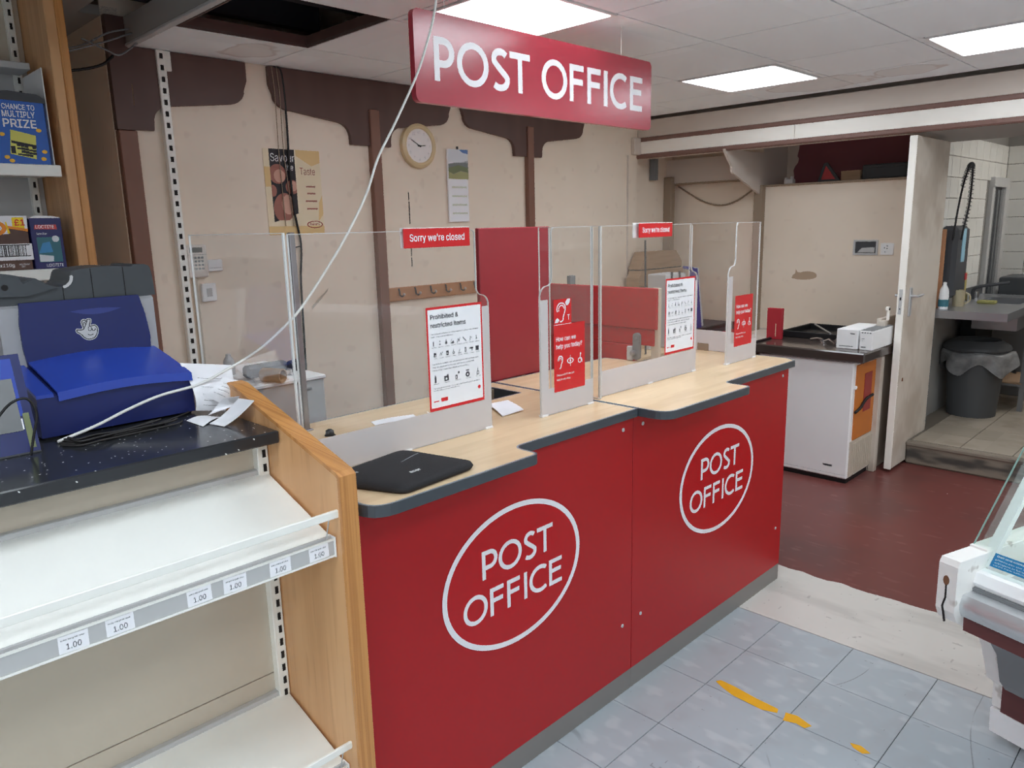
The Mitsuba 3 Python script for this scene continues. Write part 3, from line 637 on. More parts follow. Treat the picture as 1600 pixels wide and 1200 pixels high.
def notice(x0, z0, y, label):
    """A4 notice in red border."""
    w, h = 0.212, 0.298
    t = thing('notice', label, 'notice', 'prohibited items notices')
    M = FRONT(y, x0, z0)
    part(t, 'card', ext(sbox(0, 0, w, h), 0.0006, M), 'sticker_red', label='red border')
    m1 = moved(M, 0, 0, 0.0006)
    part(t, 'sheet', ext(sbox(0.0055, 0.009, w - 0.0055, h - 0.007), 0.0003, m1), 'paper')
    m2 = moved(M, 0, 0, 0.0009)
    tm = [text('Prohibited &', 0.0125, moved(m2, 0.014, h - 0.034), 0.104, True), text('restricted items', 0.0125, moved(m2, 0.014, h - 0.058), 0.132, True),
          text('The following items are not allowed in UK or international', 0.0032, moved(m2, 0.014, h - 0.078), 0.182), text('mail. They are prohibited.', 0.0032, moved(m2, 0.014, h - 0.086), 0.082),
          text('The following items are not allowed in international mail.', 0.0034, moved(m2, 0.014, 0.134), 0.178), text('They are allowed in UK mail but they are restricted.', 0.0034, moved(m2, 0.014, 0.125), 0.16),
          text('You must package these items at the counter.', 0.0034, moved(m2, 0.014, 0.116), 0.138),
          text('This list is not exhaustive. For a full list of prohibited and restricted items', 0.0024, moved(m2, 0.014, 0.064), 0.182), text('visit the website or ask at the counter', 0.0024, moved(m2, 0.014, 0.058), 0.1)]
    part(t, 'heading', cat(tm[:2]), 'ink', stuff=True); part(t, 'small_print', cat(tm[2:]), 'ink', stuff=True)
    ic = [icon(k, 0.022 + 0.0235 * k, h - 0.110, 0.014, m2) for k in range(8)] + [icon(8 + k, 0.026 + 0.0232 * k, h - 0.142, 0.015, m2) for k in range(8)]
    ic += [icon(16 + k, 0.024 + 0.041 * k, 0.082, 0.021, m2) for k in range(5)]
    ic += [ext(sbox(0.016 + 0.0235 * k, h - 0.1155, 0.034 + 0.0235 * k, h - 0.1145), 0.0003, m2) for k in range(8)] + [ext(sbox(0.018 + 0.0235 * k, h - 0.147, 0.034 + 0.0235 * k, h - 0.146), 0.0003, m2) for k in range(8)]
    ic += [ext(sbox(0.016 + 0.041 * k, 0.0775, 0.036 + 0.041 * k, 0.0785), 0.0003, m2) for k in range(5)]
    part(t, 'pictograms', cat(ic), 'ink', stuff=True)
    part(t, 'emblems', cat(ext(sbox(0.014, 0.026, 0.034, 0.029), 0.0003, m2), ext(sbox(0.042, 0.024, 0.067, 0.035), 0.0003, m2), ext(Point(w - 0.02, 0.044).buffer(0.0055), 0.0003, m2)), 'sticker_red')
for k, (x0, s) in enumerate(((0.443, 'white prohibited items notice in a red border above the laptop sleeve'), (1.632, 'white prohibited items notice in a red border in front of the white box'))):
    notice(x0, 1.156 + 0.003 * k, 0.1795 - 0.0011, s)
for k, (x0, s) in enumerate(((0.378, 'small red Sorry we\'re closed sign clipped over the screen above the coat rack end'), (1.447, 'small red Sorry we\'re closed sign clipped over the screen before the cardboard pack'))):
    t = thing('closed_sign', s, 'sign', 'closed signs on the screens')
    w = 0.236 if k == 0 else 0.217
    part(t, 'plate', bx(x0, x0 + w, 0.174, 0.178, 1.619, 1.672, 0.0008), 'sticker_red')
    part(t, 'hook', cat(bx(x0, x0 + w, 0.174, 0.192, 1.669, 1.6725, 0.0008), bx(x0 - (0.02 if k else 0), x0 + w, 0.188, 0.192, 1.619, 1.672, 0.0008)), 'white', label='white clip-over back')
    part(t, 'lettering', text('Sorry we\'re closed', 0.0185, FRONT(0.1739, x0 + 0.019, 1.637), w - 0.04, True), 'white_print')
def help_icons(m):
    ear = LineString(arc(0, 0.012, 0.011, 0.012, 190, -10, 14) + [(0.008, 0.002), (0.003, -0.006), (0.002, -0.014), (-0.003, -0.017)]).buffer(0.0021)
    ear2 = LineString(arc(0, 0.012, 0.005, 0.006, 190, -20, 10)).buffer(0.0014)
    eye = unary_union([affinity.scale(Point(0, 0).buffer(1), 0.017, 0.0095).difference(affinity.scale(Point(0, 0).buffer(1), 0.0125, 0.0065)), Point(0, 0).buffer(0.0042), LineString([(0, -0.017), (0, 0.017)]).buffer(0.0012)])
    wh = unary_union([Point(0, -0.006).buffer(0.0095).difference(Point(0, -0.006).buffer(0.0062)), Point(0.004, 0.016).buffer(0.0038), LineString([(0.003, 0.011), (0.001, 0.0), (0.009, 0.0), (0.012, -0.012)]).buffer(0.002)])
    return cat(ext(ear, 0.0003, moved(m, 0.031, 0.094)), ext(ear2, 0.0003, moved(m, 0.031, 0.094)), ext(eye, 0.0003, moved(m, 0.081, 0.097)), ext(wh, 0.0003, moved(m, 0.130, 0.098)))
for k, (x0, s) in enumerate(((0.938, 'red How can we help you today sticker below the hearing loop sticker'), (2.118, 'red How can we help you today sticker on the screen at the freezer end'))):
    t = thing('help_sticker', s, 'sticker', 'help stickers on the screens')
    M = FRONT(0.1443, x0, 1.132)
    part(t, 'card', ext(sbox(0, 0, 0.157, 0.222), 0.0006, M), 'sticker_red')
    m = moved(M, 0, 0, 0.0006)
    part(t, 'lettering', cat(text('How can we', 0.0145, moved(m, 0.010, 0.168), 0.10, True), text('help you today?', 0.0145, moved(m, 0.010, 0.143), 0.132, True),
         text('Please ask if we can', 0.0068, moved(m, 0.012, 0.052), 0.088), text('help in any way.', 0.0068, moved(m, 0.012, 0.037), 0.07)), 'white_print', stuff=True)
    part(t, 'pictograms', help_icons(m), 'white_print', stuff=True)
t = thing('hearing_sticker', 'square red hearing loop sticker with a white ear and the letter T', 'sticker')
M = FRONT(0.1443, 0.939, 1.355)
part(t, 'card', ext(sbox(0, 0, 0.087, 0.0815), 0.0006, M), 'sticker_red')
m = moved(M, 0, 0, 0.0006)
ear = LineString(arc(0.036, 0.05, 0.021, 0.019, 205, -5, 16) + [(0.052, 0.036), (0.047, 0.026), (0.044, 0.012), (0.036, 0.008), (0.031, 0.009)]).buffer(0.0023)
part(t, 'ear', cat(ext(unary_union([ear, LineString(arc(0.037, 0.048, 0.0135, 0.013, 200, 10, 12)).buffer(0.0018)]), 0.0003, m),
     ext(unary_union([Polygon([(0.056, 0.07), (0.066, 0.08), (0.081, 0.08), (0.079, 0.068), (0.068, 0.059), (0.060, 0.060)]), Polygon([(0.004, 0.006), (0.008, 0.016), (0.017, 0.022), (0.027, 0.014), (0.020, 0.006)])]), 0.0003, m),
     text('T', 0.0165, moved(m, 0.066, 0.012), None, True), ext(sbox(0.0, -0.0018, 0.087, 0.0), 0.0003, m)), 'white_print')

# ------------------------------------------------------------------ hanging sign
t = thing('hanging_sign', 'large red sign with white capitals hanging from the ceiling', 'sign')
part(t, 'board', ext(rrect(0.784, 2.128, 2.082, 2.372, 0.022), 0.024, FRONT(0.624)), 'sign_red')
M = FRONT(0.6, 0, 0)
sp = [(0.866, 0.957), (0.968, 1.118), (1.128, 1.224), (1.226, 1.334), (1.399, 1.549), (1.564, 1.651), (1.675, 1.762), (1.784, 1.809), (1.825, 1.945), (1.968, 2.058)]
part(t, 'lettering', word('POST', sp[:4], 2.156, 2.297, 0.165, M, 0.0008), 'white_print', label='first white word'); part(t, 'lettering', word('OFFICE', sp[4:], 2.156, 2.297, 0.165, M, 0.0008), 'white_print', label='second white word')
for x in (0.93, 1.92): part(t, 'wire', cyl((x, 0.612, 2.36), (x, 0.612, 2.49), 0.0012, 8), 'cable_white')

# ------------------------------------------------------------------ red partition and gate behind the counter
t = thing('red_partition', 'tall dark red partition board standing at the back of the counter', 'partition')
part(t, 'board', bx(1.128, 1.535, 0.69, 0.712, 1.06, 1.667, 0.003), 'screen_red')
part(t, 'feet', cat(bx(1.19, 1.24, 0.688, 0.74, 1.0, 1.06, 0.002), bx(1.42, 1.47, 0.688, 0.74, 1.0, 1.06, 0.002)), 'screen_red')
g = thing('red_gate', 'low red gate with a push button lock behind the counter', 'gate')
part(g, 'upper_panel', bx(1.905, 1.925, 0.405, 1.18, 1.21, 1.392, 0.003), 'red')
part(g, 'middle_panel', bx(1.912, 1.93, 0.42, 1.18, 1.135, 1.208, 0.002), 'red')
part(g, 'lower_panel', bx(1.908, 1.93, 0.52, 1.18, 0.05, 1.133, 0.002), 'red')
part(g, 'stile', bx(1.92, 1.94, 0.40, 0.44, 1.06, 1.392, 0.002), 'cream_steel')
lk = part(g, 'lock', ext(rrect(-0.522, -0.486, 1.068, 1.19, 0.016), 0.016, SIDE(1.9125)), 'mid_grey', label='grey push button lock')
part(lk, 'knob', lathe([[0, 0], [0.012, 0], [0.012, 0.02], [0.009, 0.026], [0, 0.026]], (1.897, 0.512, 1.10), (-1, 0, 0), 14), 'steel', smooth=40)
part(lk, 'button', lathe([[0, 0], [0.006, 0], [0.005, 0.004], [0, 0.004]], (1.897, 0.502, 1.165), (-1, 0, 0), 12), 'steel')
part(lk, 'base', bx(1.896, 1.912, 0.525, 0.556, 1.062, 1.128, 0.004), 'light_grey')
t = thing('card_reader', 'small grey keypad box showing above the red gate', 'keypad')
part(t, 'body', bx(2.62, 2.67, 1.50, 1.53, 1.20, 1.372, 0.004), 'mid_grey'); part(t, 'post', bx(2.63, 2.66, 1.505, 1.525, 0.782, 1.20), 'dark_grey')
# ------------------------------------------------------------------ left: gondola shelving with its wooden end
XR = -0.038                                                            # inner face of the wooden end
g = thing('shelving_unit', 'cream steel shop shelving with empty shelves and a wooden end panel', 'shelving')
side = Polygon([(-0.1, 0.0), (-0.1, 1.148), (-0.088, 1.156), (0.375, 1.290), (0.41, 1.292), (0.425, 1.28), (0.425, 0.0)])
def yz(poly, x0, th):                                                  # polygon in (y, z) extruded along +x from x0
    return ext(poly, th, frame([x0, 0, 0], [0, 1, 0], [0, 0, 1]))
sp_ = part(g, 'end_panel', yz(side.buffer(-0.004, join_style=2), XR, 0.04), 'maple', label='varnished wooden end panel')
part(sp_, 'lipping', yz(side.difference(side.buffer(-0.009, join_style=2)), XR - 0.001, 0.043), 'lipping', label='darker wooden edge lipping')
part(g, 'back_panel', bx(-1.9, XR - 0.012, 0.236, 0.26, 0.552, 1.17), 'cream_steel')
part(g, 'back_panel', bx(-1.9, XR - 0.012, 0.236, 0.26, 0.05, 0.549), 'cream_steel')
u = part(g, 'upright', bx(-0.068, XR - 0.002, 0.212, 0.262, 0.0, 1.18, 0.002), 'white_steel')
for k in range(20): part(u, 'slot', bx(-0.0555, -0.0475, 0.2105, 0.2125, 0.45 + 0.036 * k, 0.469 + 0.036 * k), 'slot')
def shelf(z, y0, zb):
    """A sloping shelf: z at its front y0, zb at the back panel."""
    s = part(g, 'shelf', yz(Polygon([(y0, z), (0.224, zb), (0.224, zb - 0.02), (0.20, zb - 0.026), (y0, z - 0.028)]), -1.9, XR - 0.006 + 1.9), 'white_steel')
    part(s, 'back_rail', bx(-1.9, XR - 0.012, 0.218, 0.237, zb - 0.004, zb + 0.010, 0.002), 'light_grey')
    part(s, 'front_lip', bx(-1.9, XR - 0.006, y0 - 0.004, y0 + 0.002, z - 0.006, z + 0.003, 0.001), 'light_grey')
    part(s, 'price_strip', bx(-1.9, XR - 0.003, y0 - 0.012, y0 - 0.003, z - 0.042, z - 0.003, 0.002), 'light_grey', label='grey price strip')
    part(s, 'strip_edge', bx(-1.9, XR - 0.003, y0 - 0.014, y0 - 0.010, z - 0.0445, z - 0.041), 'white_steel'); part(s, 'strip_edge', bx(-1.9, XR - 0.003, y0 - 0.014, y0 - 0.010, z - 0.006, z - 0.002), 'white_steel')
    part(s, 'strip_end', bx(XR - 0.006, XR - 0.002, y0 - 0.016, y0 + 0.01, z - 0.046, z + 0.002, 0.001), 'white')
    part(s, 'riser_rail', bx(-1.9, XR + 0.013, y0 - 0.03, y0 - 0.022, z + 0.050, z + 0.068, 0.0015), 'white_steel', label='white front guard rail')
    for x in (XR - 0.02, -0.72, -1.4): part(s, 'rail_wire', tube([(x, y0 - 0.024, z + 0.055), (x - 0.002, y0 - 0.006, z - 0.01)], 0.0015, 6), 'chrome')
    return s
shelf(1.002, -0.055, 1.094); shelf(0.418, -0.04, 0.492)
for k, (x, s) in enumerate(((-0.594, 'leftmost of the six white 1.00 price labels on the shelf strip'), (-0.517, 'second from the left of the six white 1.00 price labels'), (-0.371, 'third from the left of the six white 1.00 price labels'),
        (-0.299, 'fourth from the left of the six white 1.00 price labels'), (-0.199, 'fifth from the left of the six white 1.00 price labels'), (-0.106, 'white 1.00 price label nearest the wooden end panel'))):
    t = thing('price_label', s, 'label', 'price labels on the shelf strip')
    M = frame([x, -0.0671, 0.9625], [1, 0, 0.02 * ((k % 3) - 1)], [0, 0, 1])
    part(t, 'card', ext(sbox(0, 0, 0.048, 0.032), 0.0005, M), 'paper')
    m = moved(M, 0, 0, 0.0005)
    part(t, 'price', cat(text('1.00', 0.0105, moved(m, 0.012, 0.006), 0.024), text('every day great value', 0.0028, moved(m, 0.004, 0.0235), 0.038)), 'ink')
wt = one('worktop', bx(-1.9, XR - 0.002, 0.148, 0.95, 1.18, 1.21, 0.003), 'speckle', 'black sparkle worktop under the blue lottery terminal', 'worktop')
# wooden panel of the gantry against the back wall
t = thing('gantry_shelving', 'shelving gantry against the back wall with an orange wooden side panel', 'shelving')
sd = part(t, 'side_panel', bx(0.062, 0.122, 1.85, 2.20, 0.9, 2.598), 'maple', label='wooden side panel')
part(sd, 'lipping', bx(0.096, 0.126, 1.838, 1.852, 0.9, 2.598, 0.004), 'lipping'); part(sd, 'lipping', bx(0.060, 0.097, 1.842, 1.853, 0.9, 2.598, 0.003), 'maple')
part(t, 'back_panel', bx(-1.9, 0.06, 2.17, 2.20, 2.33, 2.6), 'cream_steel'); part(t, 'back_panel', bx(-1.9, 0.06, 2.17, 2.20, 0.9, 2.328), 'light_grey')
u = part(t, 'upright', bx(0.008, 0.036, 2.145, 2.172, 0.9, 2.6, 0.002), 'white_steel')
for k in range(24): part(u, 'slot', bx(0.018, 0.027, 2.1435, 2.1455, 1.42 + 0.05 * k, 1.443 + 0.05 * k), 'slot')
for z in (1.938, 1.553):
    s = part(t, 'shelf', bx(-1.9, 0.046, 1.85, 2.145, z - 0.03, z, 0.002), 'white_steel')
    part(s, 'front_edge', bx(-1.9, 0.044, 1.838, 1.852, z - 0.043, z, 0.003), 'white_steel')
part(t, 'shelf', bx(-1.9, 0.03, 2.0, 2.145, 2.30, 2.325, 0.002), 'light_grey')
part(t, 'divider', bx(0.030, 0.034, 1.87, 2.13, 1.94, 2.29, 0.001), 'white')
# goods on the gantry
t = thing('scratchcard_box', 'blue scratchcard box with a dark lid on the upper gantry shelf', 'box')
M = frame([-0.180, 1.862, 1.9385], [1, 0, 0], [0, 0, 1])
part(t, 'box', bx(-0.32, 0.020, 1.862, 1.99, 1.938, 2.176, 0.002), 'lottery_blue')
part(t, 'black_lid', ext(Polygon([(-0.32, 2.17), (-0.09, 2.196), (0.0, 2.19), (0.026, 2.176), (0.026, 2.16), (-0.32, 2.168)]), 0.13, FRONT(1.99)), 'dark_grey', label='dark curved lid')
m = FRONT(1.8615)
part(t, 'lettering', cat(text('CHANCE TO', 0.018, moved(m, -0.117, 2.132), 0.105, True), text('MULTIPLY', 0.021, moved(m, -0.119, 2.105), 0.105, True), text('PRIZE', 0.028, moved(m, -0.120, 2.069), 0.107, True)), 'white_print')
card = part(t, 'scratchcard', ext(Polygon([(-0.110, 1.974), (-0.100, 2.060), (-0.020, 2.043), (-0.028, 1.958)]), 0.0006, m), 'lime', label='pale yellow printed scratchcard')
m2 = moved(m, 0, 0, 0.0006)
marks = [Polygon([(-0.102, 2.022), (-0.102, 2.013), (-0.023, 1.999), (-0.023, 2.008)])]
rng = random.Random(9)
for r in range(4):
    for c_ in range(5):
        if rng.random() < 0.8: marks.append(affinity.translate(sbox(0, 0, 0.012, 0.006 + 0.004 * rng.random()), -0.086 + 0.0122 * c_, 2.002 - 0.0105 * r - 0.002 * c_))
marks.append(sbox(-0.106, 1.976, -0.092, 2.002))
part(card, 'printing', ext(unary_union(marks), 0.0003, m2), 'ink', stuff=True)
for x, z in ((-0.128, 2.042), (-0.008, 2.062), (0.002, 1.986), (-0.122, 1.962), (-0.108, 1.950), (-0.004, 1.960)): part(t, 'printed_coin', ext(affinity.scale(Point(x, z).buffer(0.0075), 1.2, 0.9), 0.0005, m), 'gold')
t = thing('chocolate_carton', 'brown and white carton of chocolate bars marked one pound beside the navy pack', 'carton')
X0, X1, Y, Z0, Z1 = -0.36, -0.092, 1.862, 1.5535, 1.752
part(t, 'box', bx(X0, X1, Y, 2.05, Z0, Z1, 0.002), 'choc_brown')
m = FRONT(Y - 0.0005)
part(t, 'white_top', ext(Polygon([(X0, Z1), (X1 + 0.002, Z1), (X1, 1.704), (-0.155, 1.716), (-0.155, 1.686), (X0, 1.682)]), 0.0005, m), 'white_print')
part(t, 'price_star', cat(ext(sbox(-0.140, 1.706, -0.102, 1.746), 0.0008, m), ext(Polygon([(-0.163, 1.73), (-0.158, 1.73), (-0.150, 1.688), (-0.158, 1.688)]), 0.0006, m)), 'price_yellow', label='yellow price flash')
part(t, 'price', text('£1', 0.021, moved(m, -0.133, 1.717, 0.0008), None, True), 'sticker_red')
part(t, 'orange_flash', cat(ext(Polygon([(X1, 1.704), (X1, 1.694), (-0.155, 1.706), (-0.155, 1.716)]), 0.0009, m), ext(LineString(arc(-0.205, 1.708, 0.038, 0.022, -90, 75, 14)).buffer(0.007), 0.0007, moved(m, 0, 0, 0.0005))), 'choc_orange')
part(t, 'barcode_panel', ext(sbox(X0, 1.590, -0.086, 1.650), 0.0006, m), 'paper')
bars_, x, rng = [], -0.34, random.Random(5)
while x < -0.105:
    w = rng.choice([0.0015, 0.0025, 0.004]); bars_.append(sbox(x, 1.606, x + w, 1.644)); x += w + rng.choice([0.0015, 0.0025, 0.004])
bars_.append(sbox(-0.35, 1.644, -0.094, 1.647)); bars_.append(sbox(-0.35, 1.603, -0.094, 1.606))
part(t, 'barcode', ext(unary_union(bars_), 0.0004, moved(m, 0, 0, 0.0006)), 'black', stuff=True)
part(t, 'weight_print', text('24x110g', 0.012, moved(m, -0.218, 1.566), 0.066, True), 'white_print'); part(t, 'small_print', cat(text('MULTIPACK', 0.0055, moved(m, -0.136, 1.571), 0.034, True), text('BEST', 0.005, moved(m, -0.13, 1.563), 0.014, True)), 'white_print', stuff=True)
t = thing('glue_pack', 'navy glue pack with a window at the right end of the lower gantry shelf', 'pack')
X0, X1, Z1 = -0.084, 0.023, 1.744
part(t, 'box', bx(X0, X1, Y, 1.96, Z0, Z1, 0.002), 'navy')
part(t, 'white_rim', ext(Polygon([(X0, Z1 - 0.001), (X0 + 0.02, Z1 + 0.008), (X1 - 0.03, Z1 + 0.007), (X1 - 0.002, Z1 + 0.001), (X1 - 0.002, Z1 - 0.003), (X0, Z1 - 0.004)]), 0.09, FRONT(1.953)), 'white_print')
m = FRONT(Y - 0.0005)
part(t, 'red_banner', ext(Polygon([(-0.072, 1.702), (-0.068, 1.718), (0.004, 1.719), (0.006, 1.700)]), 0.0006, m), 'glue_red')
w_ = part(t, 'window', ext(sbox(-0.068, 1.578, 0.012, 1.672), 0.0004, m), 'teal', label='clear window over the glue card')
part(w_, 'printing', cat(ext(Polygon([(-0.066, 1.612), (-0.05, 1.65), (-0.025, 1.655), (-0.018, 1.615)]), 0.0004, moved(m, 0, 0, 0.0004))), 'sky_print')
part(w_, 'tube', cat(ext(Polygon([(-0.066, 1.58), (-0.066, 1.608), (-0.018, 1.60), (-0.02, 1.58)]), 0.0005, moved(m, 0, 0, 0.0005)), ext(Point(-0.004, 1.665).buffer(0.012), 0.0005, moved(m, 0, 0, 0.0005))), 'cloud')
for q in (text('LOCTITE', 0.0115, moved(m, -0.066, 1.705, 0.0007), 0.062, True), text('LOCTITE', 0.011, moved(m, -0.046, 1.5605, 0.0002), 0.058, True), text('Super Glue', 0.007, moved(m, -0.066, 1.682), 0.034, True)): part(t, 'lettering', q, 'white_print')

# ------------------------------------------------------------------ lottery terminal
t = thing('lottery_terminal', 'blue lottery terminal with crossed fingers emblem on the black worktop', 'lottery terminal')
ZW = 1.21
low = Polygon([(0.49, ZW + 0.006), (0.49, 1.312), (0.72, 1.352), (0.84, 1.352), (0.84, ZW + 0.006)])
part(t, 'lower_body', yz(low, -0.448, 0.355), 'blue_dark')
lid = []
for i, x in enumerate(np.linspace(-0.405, -0.095, 15)):
    s = math.sin(math.pi * i / 14.0) * 0.010
    lid.append([(x, 0.484 - 0.0 * s, 1.298 + s), (x, 0.485, 1.316 + s), (x, 0.56, 1.333 + s), (x, 0.64, 1.349 + s * 1.1), (x, 0.722, 1.364 + s * 1.2)])
part(t, 'lid', sheet(np.array(lid), 0.006), 'blue_lid', smooth=35, label='bright blue curved lid')
part(t, 'left_lip', yz(Polygon([(0.487, 1.309), (0.487, 1.317), (0.72, 1.358), (0.72, 1.35)]), -0.449, 0.036), 'blue_lid')
tall = Polygon([(0.72, ZW + 0.01), (0.72, 1.50), (0.745, 1.515), (0.90, 1.515), (0.90, ZW + 0.01)])
bf = Polygon([(-0.405, 1.345), (-0.109, 1.345), (-0.105, 1.40), (-0.112, 1.46), (-0.124, 1.512), (-0.405, 1.512), (-0.411, 1.46), (-0.411, 1.40)])
part(t, 'tower', yz(tall, -0.452, 0.369), 'grey_pillar', label='grey side pillars')
fp = part(t, 'blue_front', ext(bf, 0.012, FRONT(0.722)), 'blue_dark', label='dark blue front')
slot = Polygon([(-0.30, 1.482)] + [(-0.30 + 0.13 * k / 10, 1.482 + 0.004 * math.sin(math.pi * k / 10)) for k in range(1, 11)] + [(-0.17 - 0.13 * k / 10, 1.482 - 0.012 * math.sin(math.pi * k / 10)) for k in range(1, 10)])
part(fp, 'finger_slot', ext(slot, 0.0008, FRONT(0.710)), 'blue_mid')
# emblem: crossed fingers
def emblem(m, cx, cz, s, name_parent):
    hand = Polygon(np.array(curve([(-0.95, 0.10), (-0.55, 0.06), (-0.30, 0.10), (-0.26, 0.30), (-0.36, 0.85), (-0.30, 1.02), (-0.12, 1.06), (-0.02, 0.86), (0.14, 1.08), (0.38, 1.08), (0.36, 0.86), (0.22, 0.38), (0.48, 0.38), (0.78, 0.40), (0.96, 0.12), (0.90, -0.38), (0.60, -0.80), (0.10, -0.92), (-0.30, -0.72), (-0.58, -0.34), (-0.92, -0.06), (-0.95, 0.10)], 6))[:-1]).buffer(0)
    lines = unary_union([LineString(curve([(-0.26, 0.18), (-0.12, 0.50), (0.14, 1.0)], 6)).buffer(0.032), LineString(curve([(-0.28, 0.62), (-0.2, 0.9), (-0.08, 0.72)], 5)).buffer(0.028), LineString(curve([(0.18, 0.35), (0.14, 0.02), (0.34, -0.08), (0.46, 0.1), (0.42, 0.32)], 6)).buffer(0.032),
             LineString(curve([(0.5, 0.1), (0.56, -0.08), (0.76, -0.06), (0.82, 0.14)], 6)).buffer(0.032), LineString(curve([(0.02, -0.42), (0.26, -0.54), (0.55, -0.46)], 6)).buffer(0.032)])
    A = [s, 0, 0, s, cx, cz]
    a, b, c_ = [affinity.affine_transform(q, A) for q in (hand.buffer(0.17), hand.buffer(0.08).difference(hand), lines.intersection(hand))]
    e = part(name_parent, 'emblem', ext(a, 0.0006, m), 'light_grey', label='pale crossed fingers emblem')
    part(t, 'emblem_lines', cat(ext(b, 0.0004, moved(m, 0, 0, 0.0006)), ext(c_, 0.0004, moved(m, 0, 0, 0.0006))), 'ink')
emblem(FRONT(0.710), -0.262, 1.430, 0.0245, t)
cov = Polygon(list(curve([(-0.47, 1.512), (-0.47, 1.578), (-0.435, 1.585), (-0.395, 1.578), (-0.388, 1.563), (-0.365, 1.572), (-0.345, 1.562), (-0.325, 1.548), (-0.303, 1.546), (-0.285, 1.556), (-0.276, 1.578), (-0.262, 1.586), (-0.19, 1.592), (-0.13, 1.588), (-0.12, 1.593), (-0.085, 1.590), (-0.076, 1.568), (-0.072, 1.508)], 5)) + [(-0.26, 1.500), (-0.44, 1.492)]).buffer(0)
cv = part(t, 'top_cover', ext(cov, 0.17, FRONT(0.90)), 'cover_grey', label='dark grey moulded top cover')
part(cv, 'cover_facet', ext(Polygon([(-0.465, 1.53), (-0.465, 1.576), (-0.435, 1.581), (-0.398, 1.574), (-0.388, 1.56), (-0.365, 1.568), (-0.335, 1.553), (-0.312, 1.545), (-0.38, 1.528)]), 0.012, FRONT(0.731)), 'cover_grey')  # raised moulded facet in the same grey as the cover
part(cv, 'screw_recess', cyl((-0.428, 0.7305, 1.552), (-0.428, 0.7185, 1.552), 0.0075, 16), 'slot')
for x in (-0.30, -0.23, -0.15): part(cv, 'seam', bx(x, x + 0.0015, 0.7285, 0.7305, 1.51, 1.545 if x < -.29 else 1.587), 'slot')
part(cv, 'thumb_notch', ext(LineString(arc(-0.302, 1.572, 0.026, 0.028, 285, 355, 10)).buffer(0.0035), 0.006, FRONT(0.733)), 'light_grey')
part(t, 'feet', cat(*[bx(x, x + 0.03, y, y + 0.03, ZW, ZW + 0.008) for x in (-0.44, -0.13) for y in (0.50, 0.85)]), 'black')
# leaflet holder at the left of the terminal
t = thing('leaflet_holder', 'clear holder with colourful play leaflets at the left of the terminal', 'leaflet holder')
def leaf(y0, z0, y1, z1, xa, xb, m, nm, d):
    part(t, nm, yz(Polygon([(y0 - d, z0), (y1 - d, z1), (y1 - d + 0.002, z1), (y0 - d + 0.002, z0)]), xa, xb - xa), m)
leaf(0.40, ZW + 0.004, 0.475, 1.42, -0.58, -0.473, 'blue_dark', 'leaflet', 0.0)
leaf(0.428, 1.29, 0.472, 1.412, -0.578, -0.49, 'blue_lid', 'blue_print', 0.0015)
leaf(0.417, 1.26, 0.456, 1.37, -0.575, -0.497, 'mid_grey', 'photo_print', 0.0025)
leaf(0.42, 1.262, 0.428, 1.285, -0.512, -0.494, 'paper', 'white_tag', 0.004)
leaf(0.404, 1.222, 0.43, 1.295, -0.492, -0.480, 'hill_green', 'green_print', 0.002)
part(t, 'base', bx(-0.58, -0.473, 0.395, 0.49, ZW, ZW + 0.004, 0.001), 'dark_grey')
# papers beside the terminal
def roll_paper(y0, x0, w, pts, label):
    """A long slip curling in the (x, z) plane: pts are (x, z) along its length, w its width along y with a skew."""
    c = curve(pts, 7)
    G = np.array([[(x + k * 0.0, y0 + k * w + 0.15 * (z - ZW), z) for k in np.linspace(0, 1, 4)] for x, z in c])
    return sheet(G, 0.0007)
def slip(corners, bulge, label, lines=0):
    t = thing('paper_slip', label, 'paper', 'till slips beside the terminal')
    a, b, c_, d = [np.array(p, float) for p in corners]
    G = []
    for u_ in np.linspace(0, 1, 12):
        row = []
        for v_ in np.linspace(0, 1, 8):
            p = (1 - u_) * ((1 - v_) * a + v_ * d) + u_ * ((1 - v_) * b + v_ * c_)
            p = p + np.array(bulge) * math.sin(math.pi * v_) * (0.3 + 0.7 * math.sin(math.pi * (0.2 + 0.7 * u_)))
            row.append(p)
        G.append(row)
    G = np.array(G)
    part(t, 'sheet', sheet(G, 0.0007), 'paper', smooth=40)
    if lines:
        m_ = []
        nrm = np.cross(G[-1, 0] - G[0, 0], G[0, -1] - G[0, 0]); nrm /= np.linalg.norm(nrm)
        if nrm[1] > 0: nrm = -nrm
        for r in range(2, 2 + lines):
            if r >= 8: break
            m_.append(tube(G[2:9, min(r, 7) - 1] * 0.55 + G[2:9, min(r, 7)] * 0.45 + nrm * 0.0006, 0.0005, 4))
        part(t, 'printing', cat(m_), 'mid_grey')
slip([(-0.104, 0.46, 1.222), (-0.043, 0.42, 1.217), (0.034, 0.53, 1.314), (-0.100, 0.54, 1.338)], (0.0, -0.05, -0.014), 'large white till slip standing curled against the blue terminal', 5)
slip([(-0.098, 0.42, 1.268), (-0.052, 0.40, 1.236), (0.017, 0.432, 1.282), (-0.032, 0.44, 1.303)], (0.0, -0.03, 0.008), 'white till slip folded in front of the large curled slip', 4)
slip([(-0.105, 0.385, 1.222), (-0.045, 0.36, 1.240), (-0.043, 0.33, 1.268), (-0.070, 0.37, 1.262)], (0.004, 0.02, -0.012), 'shaded inner fold of a white till slip', 0)
slip([(-0.125, 0.336, 1.2125), (-0.112, 0.282, 1.2115), (-0.046, 0.245, 1.270), (-0.052, 0.318, 1.266)], (0.0, 0.012, -0.016), 'white till slip curled up like a tube at the worktop edge', 0)
